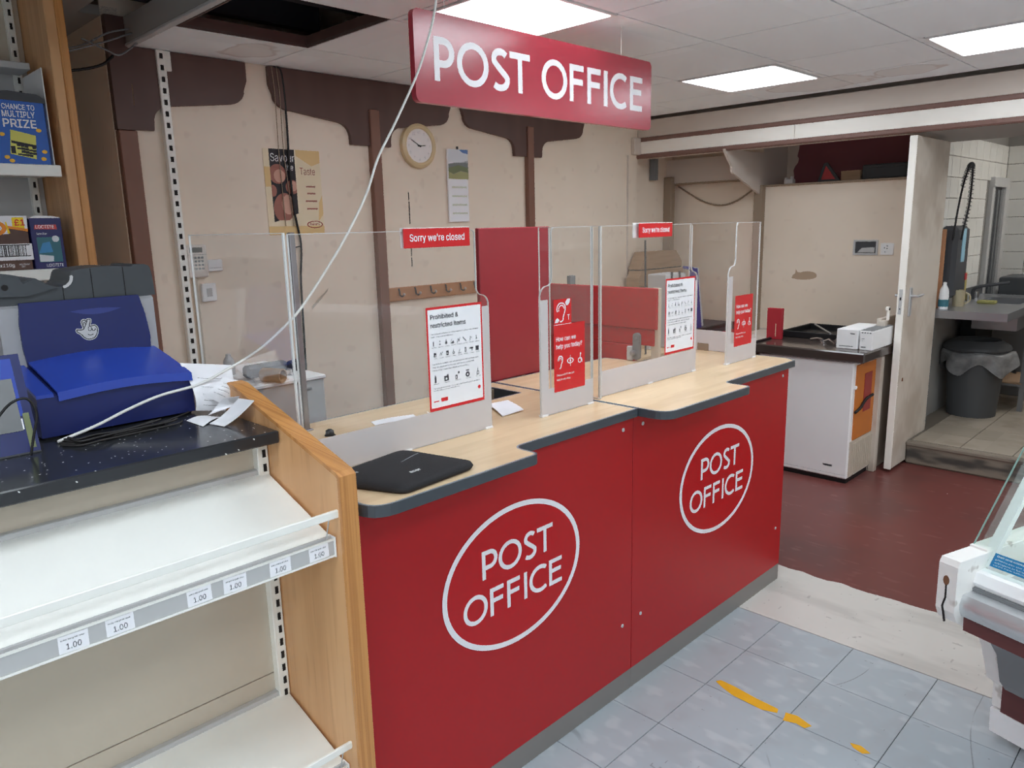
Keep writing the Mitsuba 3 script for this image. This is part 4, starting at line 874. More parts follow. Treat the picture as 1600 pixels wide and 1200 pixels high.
slip([(-0.150, 0.41, 1.2125), (-0.145, 0.325, 1.2112), (-0.075, 0.385, 1.2115), (-0.095, 0.425, 1.2125)], (0.0, 0.0, 0.006), 'lowest white till slip lying flat on the worktop', 0)
# cables
c_ = curve([(-0.43, 0.44, 1.2145), (-0.344, 0.45, 1.233), (-0.265, 0.465, 1.255), (-0.183, 0.474, 1.274), (-0.086, 0.47, 1.287), (-0.019, 0.46, 1.313), (0.07, 0.45, 1.354), (0.151, 0.45, 1.406), (0.226, 0.45, 1.47), (0.341, 0.45, 1.604), (0.415, 0.45, 1.704), (0.465, 0.45, 1.785), (0.508, 0.45, 1.878), (0.573, 0.445, 1.98), (0.658, 0.44, 2.121), (0.7, 0.44, 2.208), (0.742, 0.44, 2.32), (0.775, 0.44, 2.49)], 8)
one('white_cable', tube(c_, 0.0038, 8), 'cable_white', 'long white cable sagging from the ceiling down to the lottery terminal', 'cable', smooth=True)
rng = random.Random(3)
def tangle():
    ms = []
    for k in range(7):
        y = 0.435 - 0.009 * k + rng.uniform(-.006, .006); z = ZW + 0.0035 + 0.004 * (k % 3)
        ms.append(tube(curve([(-0.43 + 0.01 * (k % 3), y + 0.02, z), (-0.40, y - 0.012, z), (-0.36, y - 0.016 + rng.uniform(-.01, .01), z + 0.002), (-0.31, y - 0.004 + rng.uniform(-.01, .01), z), (-0.26 + 0.012 * k, y + 0.012, z), (-0.22 + 0.01 * k, y + 0.03, z)], 8), 0.0028, 7))
    ms.append(tube(curve([(-0.26, 0.43, ZW + .004), (-0.20, 0.44, ZW + .004), (-0.14, 0.468, ZW + .005), (-0.10, 0.50, ZW + .005)], 8), 0.0025, 7))
    return cat(ms)
one('cable_bundle', tangle(), 'black_cable', 'tangle of black cables lying at the front of the lottery terminal', 'cable', smooth=True)
one('black_lead', tube(curve([(-0.50, 0.37, 1.213), (-0.49, 0.372, 1.25), (-0.477, 0.375, 1.30), (-0.49, 0.376, 1.335), (-0.52, 0.378, 1.33), (-0.55, 0.38, 1.30)], 8), 0.0028, 7), 'black', 'black lead looping in front of the leaflet holder', 'cable', smooth=True)
for k, (pts, m, r, s) in enumerate((
        ([(0.13, 2.12, 2.40), (0.26, 2.1, 2.44), (0.36, 2.1, 2.50), (0.45, 2.1, 2.53)], 'mid_grey', 0.004, 'upper grey cable crossing the dark corner'),
        ([(0.13, 2.1, 2.38), (0.24, 2.08, 2.42), (0.34, 2.08, 2.46), (0.46, 2.1, 2.515)], 'mid_grey', 0.004, 'second grey cable crossing the dark corner'),
        ([(0.25, 2.08, 2.46), (0.33, 2.06, 2.425), (0.38, 2.06, 2.41), (0.43, 2.08, 2.44), (0.48, 2.1, 2.482)], 'mid_grey', 0.004, 'grey cable with a hanging loop in the dark corner'),
        ([(0.13, 2.14, 2.33), (0.24, 2.12, 2.345), (0.33, 2.12, 2.375), (0.385, 2.14, 2.42)], 'black', 0.006, 'thick black cable low across the dark corner'))):
    one('wall_cable', tube(curve(pts, 8), r, 7), m, s, 'cable', smooth=True)
# ------------------------------------------------------------------ laptop sleeve and papers on the counter
t = thing('laptop_sleeve', 'black neoprene laptop sleeve lying on the counter against the left screen', 'laptop sleeve')
q = np.array([(0.045, 0.11), (0.32, 0.155), (0.378, -0.078), (0.135, -0.098)])
P = Polygon(rounded([tuple(p) for p in q], [0.03] * 4, 6))
def pillow(P, z0, h):
    vs, layers = [], []
    prof = [(0.0, -0.006), (0.12, 0.003), (0.45, 0.007), (0.8, 0.002), (1.0, -0.014)]
    import shapely
    base = np.array(P.exterior.coords)[:-1]; cen = base.mean(0)
    rings = []
    for zf, off in prof:
        sc = 1.0 + off / 0.15
        rings.append(np.column_stack([cen + (base - cen) * sc, np.full(len(base), z0 + zf * h)]))
    for sc, zz in ((0.7, 1.10), (0.35, 1.14)):
        rings.append(np.column_stack([cen + (base - cen) * sc, np.full(len(base), z0 + zz * h)]))
    n = len(base); v = np.vstack(rings + [np.array([[*cen, z0 + 1.15 * h], [*cen, z0]])]); f = []
    for i in range(len(rings) - 1):
        for j in range(n):
            k = (j + 1) % n
            f += [[i * n + j, i * n + k, (i + 1) * n + k], [i * n + j, (i + 1) * n + k, (i + 1) * n + j]]
    L = (len(rings) - 1) * n; N = len(rings) * n
    for j in range(n):
        k = (j + 1) % n
        f += [[L + j, L + k, N], [k, j, N + 1]]
    m_ = trimesh.Trimesh(v, f, process=False)
    if m_.volume < 0: m_.invert()
    return m_
part(t, 'body', pillow(P, ZT + 0.0005, 0.023), 'neoprene', smooth=True)
u_ = (q[1] - q[0]) / np.linalg.norm(q[1] - q[0]); u_ = np.array([math.cos(0.05), math.sin(0.05)])
ml = frame([0.196, -0.045, ZT + 0.0266], [u_[0], u_[1], 0.0], [-u_[1], u_[0], 0.05])
part(t, 'brand_lettering', text('acer', 0.0125, ml, 0.034, True, 0.0012), 'light_grey')
part(t, 'pocket_strip', tube([(0.235, 0.045, ZT + 0.0266), (0.275, 0.062, ZT + 0.0265), (0.315, 0.078, ZT + 0.025)], 0.0012, 5), 'mid_grey')
part(t, 'zip_pull', bx(0.098, 0.116, 0.060, 0.068, ZT + 0.023, ZT + 0.0275, 0.001), 'mid_grey')
one('paper_sheet', sheet(np.array([[(0.482 + 0.19 * a - 0.018 * b, 0.535 - 0.03 * a - 0.05 * b, ZT + 0.001 + 0.002 * math.sin(a * 5)) for b in np.linspace(0, 1, 4)] for a in np.linspace(0, 1.1, 8)]), 0.001), 'paper', 'white paper strip lying behind the left counter screen', 'paper')
one('paper_sheet', sheet(np.array([[(0.80 + 0.10 * a + 0.085 * b, 0.25 - 0.0 * a + 0.16 * b + 0.0 * a, ZT + 0.003 + 0.004 * math.sin(b * 3 + a)) for b in np.linspace(0, 1, 5)] for a in np.linspace(0, 1, 6)]), 0.0025), 'paper', 'folded white form on the counter in front of the tall red partition', 'paper')
# ------------------------------------------------------------------ on the back wall
YB = 2.238
t = thing('wall_clock', 'round cream wall clock under the curved brown valance', 'clock')
cx, cz = 2.084, 2.153
part(t, 'case', lathe([[0, 0], [0.128, 0], [0.131, 0.012], [0.126, 0.026], [0.112, 0.034], [0.100, 0.030], [0.098, 0.022], [0, 0.022]], (cx, YB, cz), (0, -1, 0), 48), 'clock_rim', smooth=35)
part(t, 'face', lathe([[0, 0.0], [0.097, 0.0], [0.097, 0.0015], [0, 0.0015]], (cx, YB - 0.0225, cz), (0, -1, 0), 48), 'clock_face')
M = FRONT(YB - 0.0242, cx, cz)
nums = [text(str(h if h else 12), 0.014, moved(M, 0.078 * math.sin(h * math.pi / 6), 0.078 * math.cos(h * math.pi / 6) - 0.007), None, False, 0.0005, 'c') for h in range(12)]
part(t, 'numerals', cat(nums), 'light_grey', stuff=True)
def hand(ang, L, w): return affinity.rotate(Polygon([(-w, -0.012), (w, -0.012), (w * 0.6, L), (-w * 0.6, L)]), -ang, origin=(0, 0))
part(t, 'hour_hand', ext(hand(86, 0.048, 0.0032), 0.001, moved(M, 0, 0, 0.001)), 'black'); part(t, 'minute_hand', ext(hand(299, 0.070, 0.0026), 0.001, moved(M, 0, 0, 0.0022)), 'black')
part(t, 'hub', cyl((cx, YB - 0.025, cz), (cx, YB - 0.0285, cz), 0.0045, 14), 'black')
t = thing('wall_calendar', 'narrow wall calendar with a mountain picture right of the clock', 'calendar')
M = frame([2.312, YB - 0.006, 2.15], [1, 0, 0], [0.075, 0, 1])
M0 = moved(M, 0, -0.44)
part(t, 'pages', ext(sbox(0, 0, 0.165, 0.44), 0.012, moved(M0, -0.004, -0.002, -0.002)), 'paper')
m = moved(M0, 0, 0, 0.0102)
part(t, 'sky_picture', ext(sbox(0, 0.36, 0.165, 0.44), 0.0006, m), 'cloud')
part(t, 'picture_blue', ext(Polygon([(0.09, 0.44), (0.165, 0.44), (0.165, 0.415), (0.12, 0.42)]), 0.0004, moved(m, 0, 0, 0.0006)), 'sky_blue')
part(t, 'picture_mountain', cat(ext(Polygon([(0, 0.265), (0.165, 0.265), (0.165, 0.375), (0.11, 0.362), (0.05, 0.358), (0, 0.35)]), 0.0006, m)), 'hill_grey')
part(t, 'picture_meadow', ext(Polygon([(0, 0.26), (0.165, 0.26), (0.165, 0.30), (0.1, 0.31), (0.04, 0.29), (0, 0.305)]), 0.0004, moved(m, 0, 0, 0.0008)), 'meadow')
part(t, 'picture_wood', ext(Polygon([(0.0, 0.305), (0.04, 0.292), (0.1, 0.313), (0.165, 0.302), (0.165, 0.33), (0.08, 0.345), (0.0, 0.325)]), 0.0004, moved(m, 0, 0, 0.0008)), 'hill_green')
part(t, 'date_bands', cat(*[ext(sbox(0.022, z, 0.148, z + 0.011), 0.0004, m) for z in (0.205, 0.15, 0.097, 0.045)]), 'pale_green')
part(t, 'nail', bx(2.395, 2.405, YB - 0.012, YB, 2.145, 2.168, 0.002), 'dark_grey')
t = thing('poster', 'faded Savour the Taste poster behind the black cable', 'poster')
M = FRONT(YB, 0, 0)
part(t, 'sheet', ext(sbox(1.085, 1.655, 1.412, 2.09), 0.001, M), 'poster_cream')
m = moved(M, 0, 0, 0.001)
part(t, 'gold_print', cat(*[ext(q, 0.0004, m) for q in (sbox(1.085, 1.655, 1.412, 1.70), Polygon([(1.27, 2.09), (1.412, 2.09), (1.412, 2.03), (1.36, 2.01), (1.27, 2.06)]), sbox(1.085, 1.90, 1.118, 2.0), Polygon([(1.38, 1.72), (1.412, 1.76), (1.412, 1.86), (1.39, 1.82)]))]), 'poster_gold', stuff=True)
part(t, 'black_panel', ext(Polygon([(1.118, 2.09), (1.262, 2.09), (1.262, 1.765), (1.12, 1.72)]), 0.0004, m), 'poster_black')
m2 = moved(m, 0, 0, 0.0004)
rolls = [(1.158, 1.965, 0.048, 0.05), (1.238, 1.90, 0.04, 0.036), (1.125, 1.88, 0.022, 0.03)]
part(t, 'bread_rolls', cat(*[ext(affinity.scale(Point(x, z).buffer(1, 16), a, b).intersection(sbox(1.118, 1.73, 1.262, 2.05)), 0.0003, m2) for x, z, a, b in rolls], ext(affinity.rotate(affinity.scale(Point(1.182, 1.795).buffer(1, 20), 0.06, 0.075), -12).intersection(sbox(1.118, 1.73, 1.262, 2.05)), 0.0003, m2)), 'poster_brown')
part(t, 'roll_crumb', cat(*[ext(affinity.scale(Point(x, z).buffer(1, 16), a, b).intersection(sbox(1.118, 1.73, 1.262, 2.05)), 0.0003, moved(m2, 0, 0, 0.0003)) for x, z, a, b in ((1.168, 1.955, 0.032, 0.033), (1.244, 1.905, 0.022, 0.026), (1.205, 1.81, 0.036, 0.05))]), 'poster_pink')
part(t, 'lettering', cat(text('Savour', 0.040, moved(m2, 1.124, 2.028, 0.0004), 0.136), text('the', 0.032, moved(m2, 1.205, 1.985, 0.0004), 0.045)), 'white_print')
part(t, 'dark_lettering', cat(text('Taste', 0.036, moved(m2, 1.288, 1.965), 0.09), *[ext(sbox(x, z, x + w, z + 0.008), 0.0003, m2) for x, z, w in ((1.318, 1.90, 0.055), (1.322, 1.865, 0.05), (1.31, 1.825, 0.07), (1.315, 1.785, 0.065))]), 'poster_brown')
el = affinity.scale(Point(1.356, 1.706).buffer(1, 20), 0.048, 0.019)
part(t, 'oval_emblem', cat(ext(el.difference(affinity.scale(el, 0.88, 0.78)), 0.0003, m2), text('bakers', 0.014, moved(m2, 1.326, 1.702), 0.058)), 'poster_red')
t = thing('coat_rack', 'wooden coat rack board with six metal hooks below the clock', 'coat rack')
part(t, 'board', bx(1.806, 2.56, YB - 0.02, YB, 1.248, 1.328, 0.003), 'rack_wood')
for k in range(6):
    x = 1.879 + 0.1222 * k
    h = part(t, 'hook', cat(tube(curve([(x, YB - 0.021, 1.322), (x, YB - 0.028, 1.30), (x, YB - 0.03, 1.285), (x, YB - 0.05, 1.276), (x + 0.004, YB - 0.065, 1.286)], 5), 0.0042, 8)), 'dark_grey', smooth=40)
    part(h, 'knob', trimesh.Trimesh(*(lambda s: (s.vertices * 0.0085 + [x + 0.004, YB - 0.066, 1.289], s.faces))(trimesh.creation.icosphere(2)), process=False), 'chrome', smooth=True)
t = thing('alarm_keypad', 'pale alarm keypad on the cream wall beside the slotted upright', 'keypad')
part(t, 'body', bx(0.636, 0.735, YB - 0.026, YB, 1.462, 1.62, 0.008), 'alarm')
part(t, 'screen', bx(0.650, 0.712, YB - 0.0285, YB - 0.0255, 1.583, 1.607, 0.001), 'lcd')
for r in range(4):
    for c_ in range(4): part(t, 'button', bx(0.653 + 0.0165 * c_, 0.664 + 0.0165 * c_, YB - 0.029, YB - 0.0255, 1.553 - 0.0175 * r, 1.563 - 0.0175 * r, 0.001), 'mid_grey')
part(t, 'flap_line', bx(0.640, 0.731, YB - 0.0268, YB - 0.0255, 1.572, 1.5735), 'mid_grey')
t = thing('switch_box', 'small square white switch box below the alarm keypad', 'switch')
part(t, 'box', bx(0.693, 0.765, YB - 0.022, YB, 1.343, 1.432, 0.004), 'white'); part(t, 'rocker', bx(0.715, 0.742, YB - 0.025, YB - 0.021, 1.368, 1.408, 0.003), 'light_grey')
t = thing('wall_socket', 'white plate on the wall right of the alarm keypad', 'socket')
part(t, 'plate', bx(0.738, 0.812, YB - 0.014, YB, 1.488, 1.545, 0.003), 'white'); part(t, 'line', bx(0.742, 0.808, YB - 0.0148, YB - 0.0135, 1.503, 1.506), 'light_grey')
t = thing('cable_trunking', 'thin cream trunking running down from the alarm keypad', 'trunking')
part(t, 'channel', bx(0.655, 0.678, YB - 0.014, YB, 0.5, 1.462, 0.002), 'cream_steel')
one('hanging_cable', tube(curve([(1.175, YB - 0.02, 2.488), (1.215, YB - 0.02, 2.46), (1.225, YB - 0.018, 2.25), (1.224, YB - 0.012, 2.0), (1.232, YB - 0.012, 1.78), (1.255, YB - 0.012, 1.60), (1.238, YB - 0.012, 1.42), (1.232, YB - 0.012, 1.2), (1.225, YB - 0.012, 0.9), (1.222, YB - 0.012, 0.4)], 8), 0.0055, 8), 'black', 'black cable hanging down the cream wall over the poster', 'cable', smooth=True)
for k, (x, s) in enumerate(((1.178, 'left thin pale wire hanging above the poster'), (1.205, 'thin pale wire hanging between the pale wire and the black cable above the poster'))):
    one('hanging_wire', tube(curve([(x - 0.02, YB - 0.028, 2.488), (x - 0.012, YB - 0.026, 2.35), (x - 0.008, YB - 0.012, 2.1), (x - 0.004 + 0.01 * k, YB - 0.008, 1.9), (x + 0.02 * k, YB - 0.008, 1.7)], 8), 0.0022, 6), 'wood_grey', s, 'wire', smooth=True)
one('wall_twig', tube(curve([(1.185, YB - 0.006, 1.575), (1.215, YB - 0.012, 1.588), (1.255, YB - 0.008, 1.593)], 6), 0.003, 6), 'dark_grey', 'short dark clip across the hanging black cable', 'clip')
one('torn_paper', sheet(np.array([[(1.30 + 0.1 * a, YB - 0.003 - 0.012 * a * b, 1.25 + 0.09 * a + 0.018 * b) for b in (0, .5, 1)] for a in np.linspace(0, 1, 6)]), 0.001), 'cream_steel', 'torn curled flap of wall covering right of the hanging black cable', 'paper flap')
t = thing('wall_crack', 'broken dark vertical crack in the cream wall below the clock', 'crack')
for z0, z1 in ((1.84, 1.885), (1.70, 1.832), (1.51, 1.565), (1.445, 1.50)): part(t, 'slit', bx(2.0025, 2.0075, YB - 0.0005, YB + 0.003, z0, z1), 'slot')
for x, w, s in ((1.205, 0.075, 'brown parcel tape strip low on the wall right of the black cable'), (1.10, 0.05, 'brown parcel tape scrap low on the wall left of the black cable')):
    one('parcel_tape', ext(Polygon([(0, 0), (w, 0.012), (w, 0.045), (0.01, 0.036)]), 0.0008, FRONT(YB, x, 0.63)), 'tape_brown', s, 'tape')
# cabinet and tools behind the wooden end
t = thing('side_cabinet', 'white steel cabinet standing behind the wooden shelving end', 'cabinet')
part(t, 'body', bx(0.46, 0.90, 1.50, 2.06, 0.0, 1.035, 0.006), 'light_grey'); part(t, 'top', bx(0.455, 0.905, 1.49, 2.065, 1.02, 1.038, 0.004), 'white')
part(t, 'handle', bx(0.78, 0.83, 1.49, 1.50, 0.98, 0.99, 0.002), 'mid_grey')
t = thing('tape_gun', 'grey tape dispenser lying on the white cabinet', 'tape dispenser')
part(t, 'body', bx(0.60, 0.80, 1.62, 1.68, 1.045, 1.10, 0.012), 'mid_grey'); part(t, 'nose', cyl((0.79, 1.60, 1.075), (0.86, 1.60, 1.085), 0.028, 16), 'dark_grey', smooth=40)
part(t, 'lever', cyl((0.62, 1.60, 1.04), (0.80, 1.60, 1.055), 0.010, 12), 'fascia', smooth=40); part(t, 'roller', cyl((0.80, 1.585, 1.055), (0.80, 1.625, 1.055), 0.017, 16), 'white', smooth=40)
t = thing('cardboard_tube', 'short cardboard tube lying on the white cabinet', 'tube')
tb = Point(0, 0).buffer(0.03, 12).difference(Point(0, 0).buffer(0.024, 12))
part(t, 'wall', ext(tb, 0.10, frame([0.64, 1.56, 1.068], [1, 0.5, 0], [0, 0, 1])), 'cardboard')
one('small_bottle', lathe([[0, 0], [0.025, 0], [0.025, 0.06], [0.018, 0.075], [0.012, 0.085], [0.012, 0.095], [0, 0.095]], (0.62, 1.84, 1.038), sections=20), 'light_grey', 'small pale bottle standing at the back of the white cabinet', 'bottle', smooth=40)
# desk and packs behind the gate
t = thing('back_desk', 'beige topped desk behind the red gate', 'desk')
part(t, 'top', bx(2.45, 4.78, 1.46, 2.21, 0.755, 0.782, 0.003), 'beech'); part(t, 'panel', bx(3.2, 4.7, 1.55, 1.57, 0.02, 0.755), 'dark_grey')
for x in (2.5, 3.6, 4.66):
    for y in (1.50, 2.16): part(t, 'leg', bx(x - 0.018, x + 0.018, y - 0.018, y + 0.018, 0.0, 0.755, 0.003), 'dark_grey')
t = thing('cardboard_pack', 'brown layered cardboard pack with cut corners leaning on the back wall', 'cardboard pack')
def octo(x0, x1, z0, z1, ca, cb): return Polygon([(x0, z0), (x1, z0), (x1, z1 - cb), (x1 - cb, z1), (x0 + ca, z1), (x0, z1 - ca * 1.6)])
O = octo(4.14, 4.79, 0.782, 1.445, 0.13, 0.09)
for z0, z1, y in ((0.782, 1.165, 2.06), (1.17, 1.30, 2.075), (1.305, 1.46, 2.09)):
    part(t, 'layer', ext(O.intersection(sbox(3, z0, 5, z1)).buffer(-0.002), 0.12, FRONT(2.215 - (2.09 - y))), 'cardboard')
part(t, 'dark_strap', cat(ext(O.intersection(sbox(3, 1.165, 5, 1.171)), 0.10, FRONT(2.20)), ext(O.intersection(sbox(3, 1.299, 5, 1.306)), 0.10, FRONT(2.20))), 'dark_grey')
t = thing('document_box', 'tall white box on the desk behind the prohibited items notice', 'box')
part(t, 'box', bx(3.74, 4.00, 1.56, 1.72, 0.784, 1.31, 0.006), 'light_grey')
part(t, 'clip', bx(3.80, 3.815, 1.552, 1.562, 1.27, 1.325), 'dark_grey')
part(t, 'clip', bx(3.90, 3.915, 1.552, 1.562, 1.27, 1.325), 'dark_grey'); part(t, 'flap', bx(3.60, 3.70, 1.60, 1.63, 0.784, 1.08, 0.003), 'light_grey')
t = thing('blue_folder', 'dark blue board leaning beside the white box on the desk', 'folder')
part(t, 'board', ext(Polygon([(0, 0), (0.15, 0), (0.07, 0.45), (-0.02, 0.45)]), 0.02, FRONT(1.56, 4.055, 0.884)), 'blue_board')
part(t, 'spine', ext(Polygon([(-0.04, 0.46), (-0.02, 0.45), (0.07, 0.45), (0.06, 0.462), (-0.04, 0.475)]), 0.03, FRONT(1.565, 4.0, 0.884)), 'blue_board')
one('grey_board', ext(Polygon([(0, 0), (0.075, 0), (-0.02, 0.45), (-0.1, 0.46)]), 0.02, FRONT(1.60, 4.225, 0.884)), 'light_grey', 'pale grey board leaning right of the blue folder', 'board')
t = thing('desk_tray', 'black desk tray with a red edge at the right end of the desk', 'tray')
part(t, 'tray', bx(4.00, 4.66, 1.50, 1.80, 0.784, 0.884, 0.006), 'dark_grey'); part(t, 'rim', bx(3.99, 4.67, 1.49, 1.52, 0.865, 0.886, 0.003), 'black'); part(t, 'red_edge', bx(4.10, 4.66, 1.492, 1.496, 0.80, 0.83), 'carton_red')
one('monitor_arm', cyl((3.44, 1.52, 0.782), (3.42, 1.52, 1.56), 0.006, 10), 'dark_grey', 'thin dark rod standing on the desk in front of the cardboard pack', 'rod')
one('tin_cup', lathe([[0, 0], [0.03, 0], [0.032, 0.075], [0.028, 0.075], [0.027, 0.004], [0, 0.004]], (3.30, 1.60, 0.7825), sections=20), 'white', 'small white cup on the desk left of the white box', 'cup', smooth=40)
one('alcove_cable', tube(curve([(4.925, 2.23, 1.975), (4.922, 2.1, 1.90), (4.92, 1.97, 1.835), (4.92, 1.82, 1.802), (4.92, 1.68, 1.83), (4.922, 1.56, 1.90), (4.92, 1.51, 1.935)], 8), 0.007, 7), 'wood_grey', 'cable sagging across the alcove wall behind the counter', 'cable', smooth=True)
# ------------------------------------------------------------------ right: freezer and what is on it
t = thing('chest_freezer', 'white chest freezer with a dark lid board beside the counter', 'freezer')
part(t, 'cabinet', bx(3.886, 4.44, 0.276, 0.905, 0.03, 0.795, 0.008), 'freezer')
part(t, 'base', bx(3.90, 4.43, 0.285, 0.90, 0.0, 0.035), 'black')
part(t, 'badge', bx(3.8845, 3.887, 0.372, 0.43, 0.100, 0.112, 0.001), 'dark_grey')
part(t, 'kick_seam', bx(3.8852, 3.8865, 0.28, 0.90, 0.055, 0.057), 'light_grey')
part(t, 'side_panel', bx(3.93, 4.30, 0.268, 0.277, 0.285, 0.77), 'orange', label='orange brown side panel')
part(t, 'side_red_shape', bx(4.06, 4.18, 0.264, 0.269, 0.45, 0.70), 'poster_red')  # dark red shape on the orange side panel
part(t, 'side_lead', tube(curve([(3.92, 0.262, 0.47), (4.0, 0.258, 0.49), (4.08, 0.258, 0.53), (4.2, 0.26, 0.54)], 6), 0.009, 7), 'black', smooth=True)
vent = part(t, 'vent_panel', bx(3.90, 4.40, 0.266, 0.277, 0.05, 0.28), 'cream_steel')
for k in range(12): part(vent, 'slat', bx(3.93 + 0.034 * k, 3.946 + 0.034 * k, 0.260, 0.267, 0.07, 0.265, 0.002), 'cream_steel')
part(t, 'hinge', bx(3.905, 3.93, 0.262, 0.276, 0.62, 0.64, 0.002), 'white')
one('freezer_board', bx(3.852, 4.90, 0.205, 0.93, 0.797, 0.86, 0.008), 'freezer_top', 'glossy dark brown board lying on top of the white freezer', 'worktop')
one('upstand_trim', bx(3.86, 4.90, 0.925, 0.945, 0.845, 0.872, 0.003), 'black', 'dark edge strip at the left end of the freezer board', 'trim')
one('pale_counter', bx(3.90, 4.93, 0.95, 1.42, 0.78, 0.80, 0.004), 'fascia', 'pale board behind the freezer board at the alcove', 'board')
t = thing('red_carton', 'thin red carton standing upright on the freezer board', 'carton')
part(t, 'box', yz(Polygon([(0.99, 0.861), (0.905, 0.861), (0.87, 1.10), (0.955, 1.105)]), 4.16, 0.045) if False else bx(4.10, 4.135, 0.86, 0.965, 0.8605, 1.075, 0.002), 'carton_red')
part(t, 'stripe', bx(4.098, 4.1005, 0.895, 0.902, 0.88, 0.97), 'poster_pink')
t = thing('black_tray', 'shallow black tray at the back of the freezer board', 'tray')
part(t, 'floor', bx(4.26, 4.72, 0.52, 0.925, 0.8605, 0.866), 'black')
part(t, 'rim', cat(bx(4.25, 4.265, 0.51, 0.93, 0.8605, 0.905, 0.004), bx(4.715, 4.73, 0.51, 0.93, 0.8605, 0.905, 0.004), bx(4.265, 4.715, 0.51, 0.525, 0.8605, 0.905, 0.004), bx(4.265, 4.715, 0.915, 0.93, 0.8605, 0.905, 0.004)), 'black')
rng = random.Random(8)
for k, (x, y, s) in enumerate(((4.18, 0.60, 'chrome cabinet hinge lying loose left in front of the black tray'), (4.20, 0.52, 'chrome hinge arm sticking up among the loose hinges'), (4.13, 0.47, 'chrome hinge cup nearest the white cartons'), (4.10, 0.56, 'flat chrome hinge plate at the front of the loose hinges'), (4.24, 0.455, 'chrome hinge at the back next to the white cartons'))):
    t = thing('cabinet_hinge', s, 'hinge', 'loose chrome hinges on the freezer board')
    a = rng.uniform(0, 6.28); d = np.array([math.cos(a), math.sin(a)])
    part(t, 'cup', lathe([[0, 0], [0.02, 0], [0.02, 0.012], [0.016, 0.012], [0.014, 0.004], [0, 0.004]], (x, y, 0.8605), sections=16), 'chrome', smooth=40)
    part(t, 'arm', tube([(x, y, 0.875), (x + d[0] * 0.04, y + d[1] * 0.04, 0.895 if k % 2 else 0.88), (x + d[0] * 0.09, y + d[1] * 0.09, 0.868)], [0.008, 0.007, 0.008], 8), 'chrome', smooth=40)
    part(t, 'wing', bx(x - 0.032, x + 0.032, y - 0.008, y + 0.008, 0.8605, 0.864, 0.001), 'chrome')
t = thing('metal_bar', 'long thin metal bar lying across the black tray', 'bar')
part(t, 'bar', tube([(4.66, 0.86, 0.907), (4.25, 0.58, 0.909)], 0.007, 8), 'steel')
for (y0, y1, s, xx) in ((0.30, 0.43, 'left white carton with printed front on the freezer board', 3.975), (0.212, 0.29, 'right white carton with a grey lid on the freezer board', 3.985)):
    t = thing('white_carton', s, 'carton', 'white cartons on the freezer board')
    part(t, 'box', bx(xx, xx + 0.36, y0, y1, 0.8605, 0.985 if y0 > 0.25 else 0.982, 0.003), 'white')
    M = SIDE(xx - 0.0004)
    rows = [(-y1 + 0.02, 0.876, 0.085, 0.005)] if y0 > 0.25 else [(-y1 + 0.01, 0.93, 0.02, 0.003), (-y1 + 0.01, 0.918, 0.018, 0.002), (-y1 + 0.01, 0.875, 0.03, 0.008)]
    rows += [(-y0 - 0.045, 0.955, 0.028, 0.009)] if y0 > 0.25 else [(-y1 + 0.01 + 0.016 * k, 0.966, 0.010, 0.008) for k in range(4)]
    part(t, 'printing', cat(*[ext(sbox(a, b, a + w, b + h), 0.0004, M) for a, b, w, h in rows]), 'mid_grey')
    if y0 < 0.25: part(t, 'lid', bx(xx + 0.005, xx + 0.36, y0 + 0.002, y1 - 0.002, 0.982, 0.985), 'mid_grey')
# on the cream wall
t = thing('letter_slot', 'grey framed opening in the cream wall beside the socket', 'wall opening')
fr = sbox(-0.712, 1.412, -0.525, 1.528)
part(t, 'frame', ext(sbox(-0.722, 1.405, -0.548, 1.515).difference(sbox(-0.708, 1.42, -0.562, 1.503)), 0.008, SIDE(4.93)), 'light_grey')
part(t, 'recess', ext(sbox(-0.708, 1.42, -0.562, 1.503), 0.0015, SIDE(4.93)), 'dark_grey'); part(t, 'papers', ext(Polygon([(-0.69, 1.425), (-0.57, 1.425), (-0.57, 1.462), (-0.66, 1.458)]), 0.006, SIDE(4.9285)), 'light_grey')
t = thing('power_socket', 'white double socket on the cream wall beside the open door', 'socket')
part(t, 'plate', ext(rrect(-0.528, -0.440, 1.408, 1.492, 0.006), 0.009, SIDE(4.93)), 'white')
part(t, 'holes', cat(*[ext(sbox(y, z, y + 0.008, z + 0.006), 0.0006, SIDE(4.9208)) for y, z in ((-0.505, 1.455), (-0.487, 1.468), (-0.487, 1.45), (-0.50, 1.425))]), 'dark_grey')
blob = Polygon(curve([(1.18, 1.222), (1.175, 1.245), (1.155, 1.262), (1.15, 1.292), (1.13, 1.268), (1.06, 1.278), (1.005, 1.27), (0.985, 1.25), (0.995, 1.228), (1.05, 1.215), (1.12, 1.212), (1.18, 1.222)], 5)[:-1]).buffer(0)
part('wall_far', 'bare_patch', ext(affinity.scale(blob, -1, 1, origin=(0, 0)), 0.0008, SIDE(4.93)), 'patch', label='bare brown patch in the paint')
part('wall_far', 'skirting_strip', bx(4.915, 4.93, 0.93, 1.425, 0.80, 0.812), 'fascia')
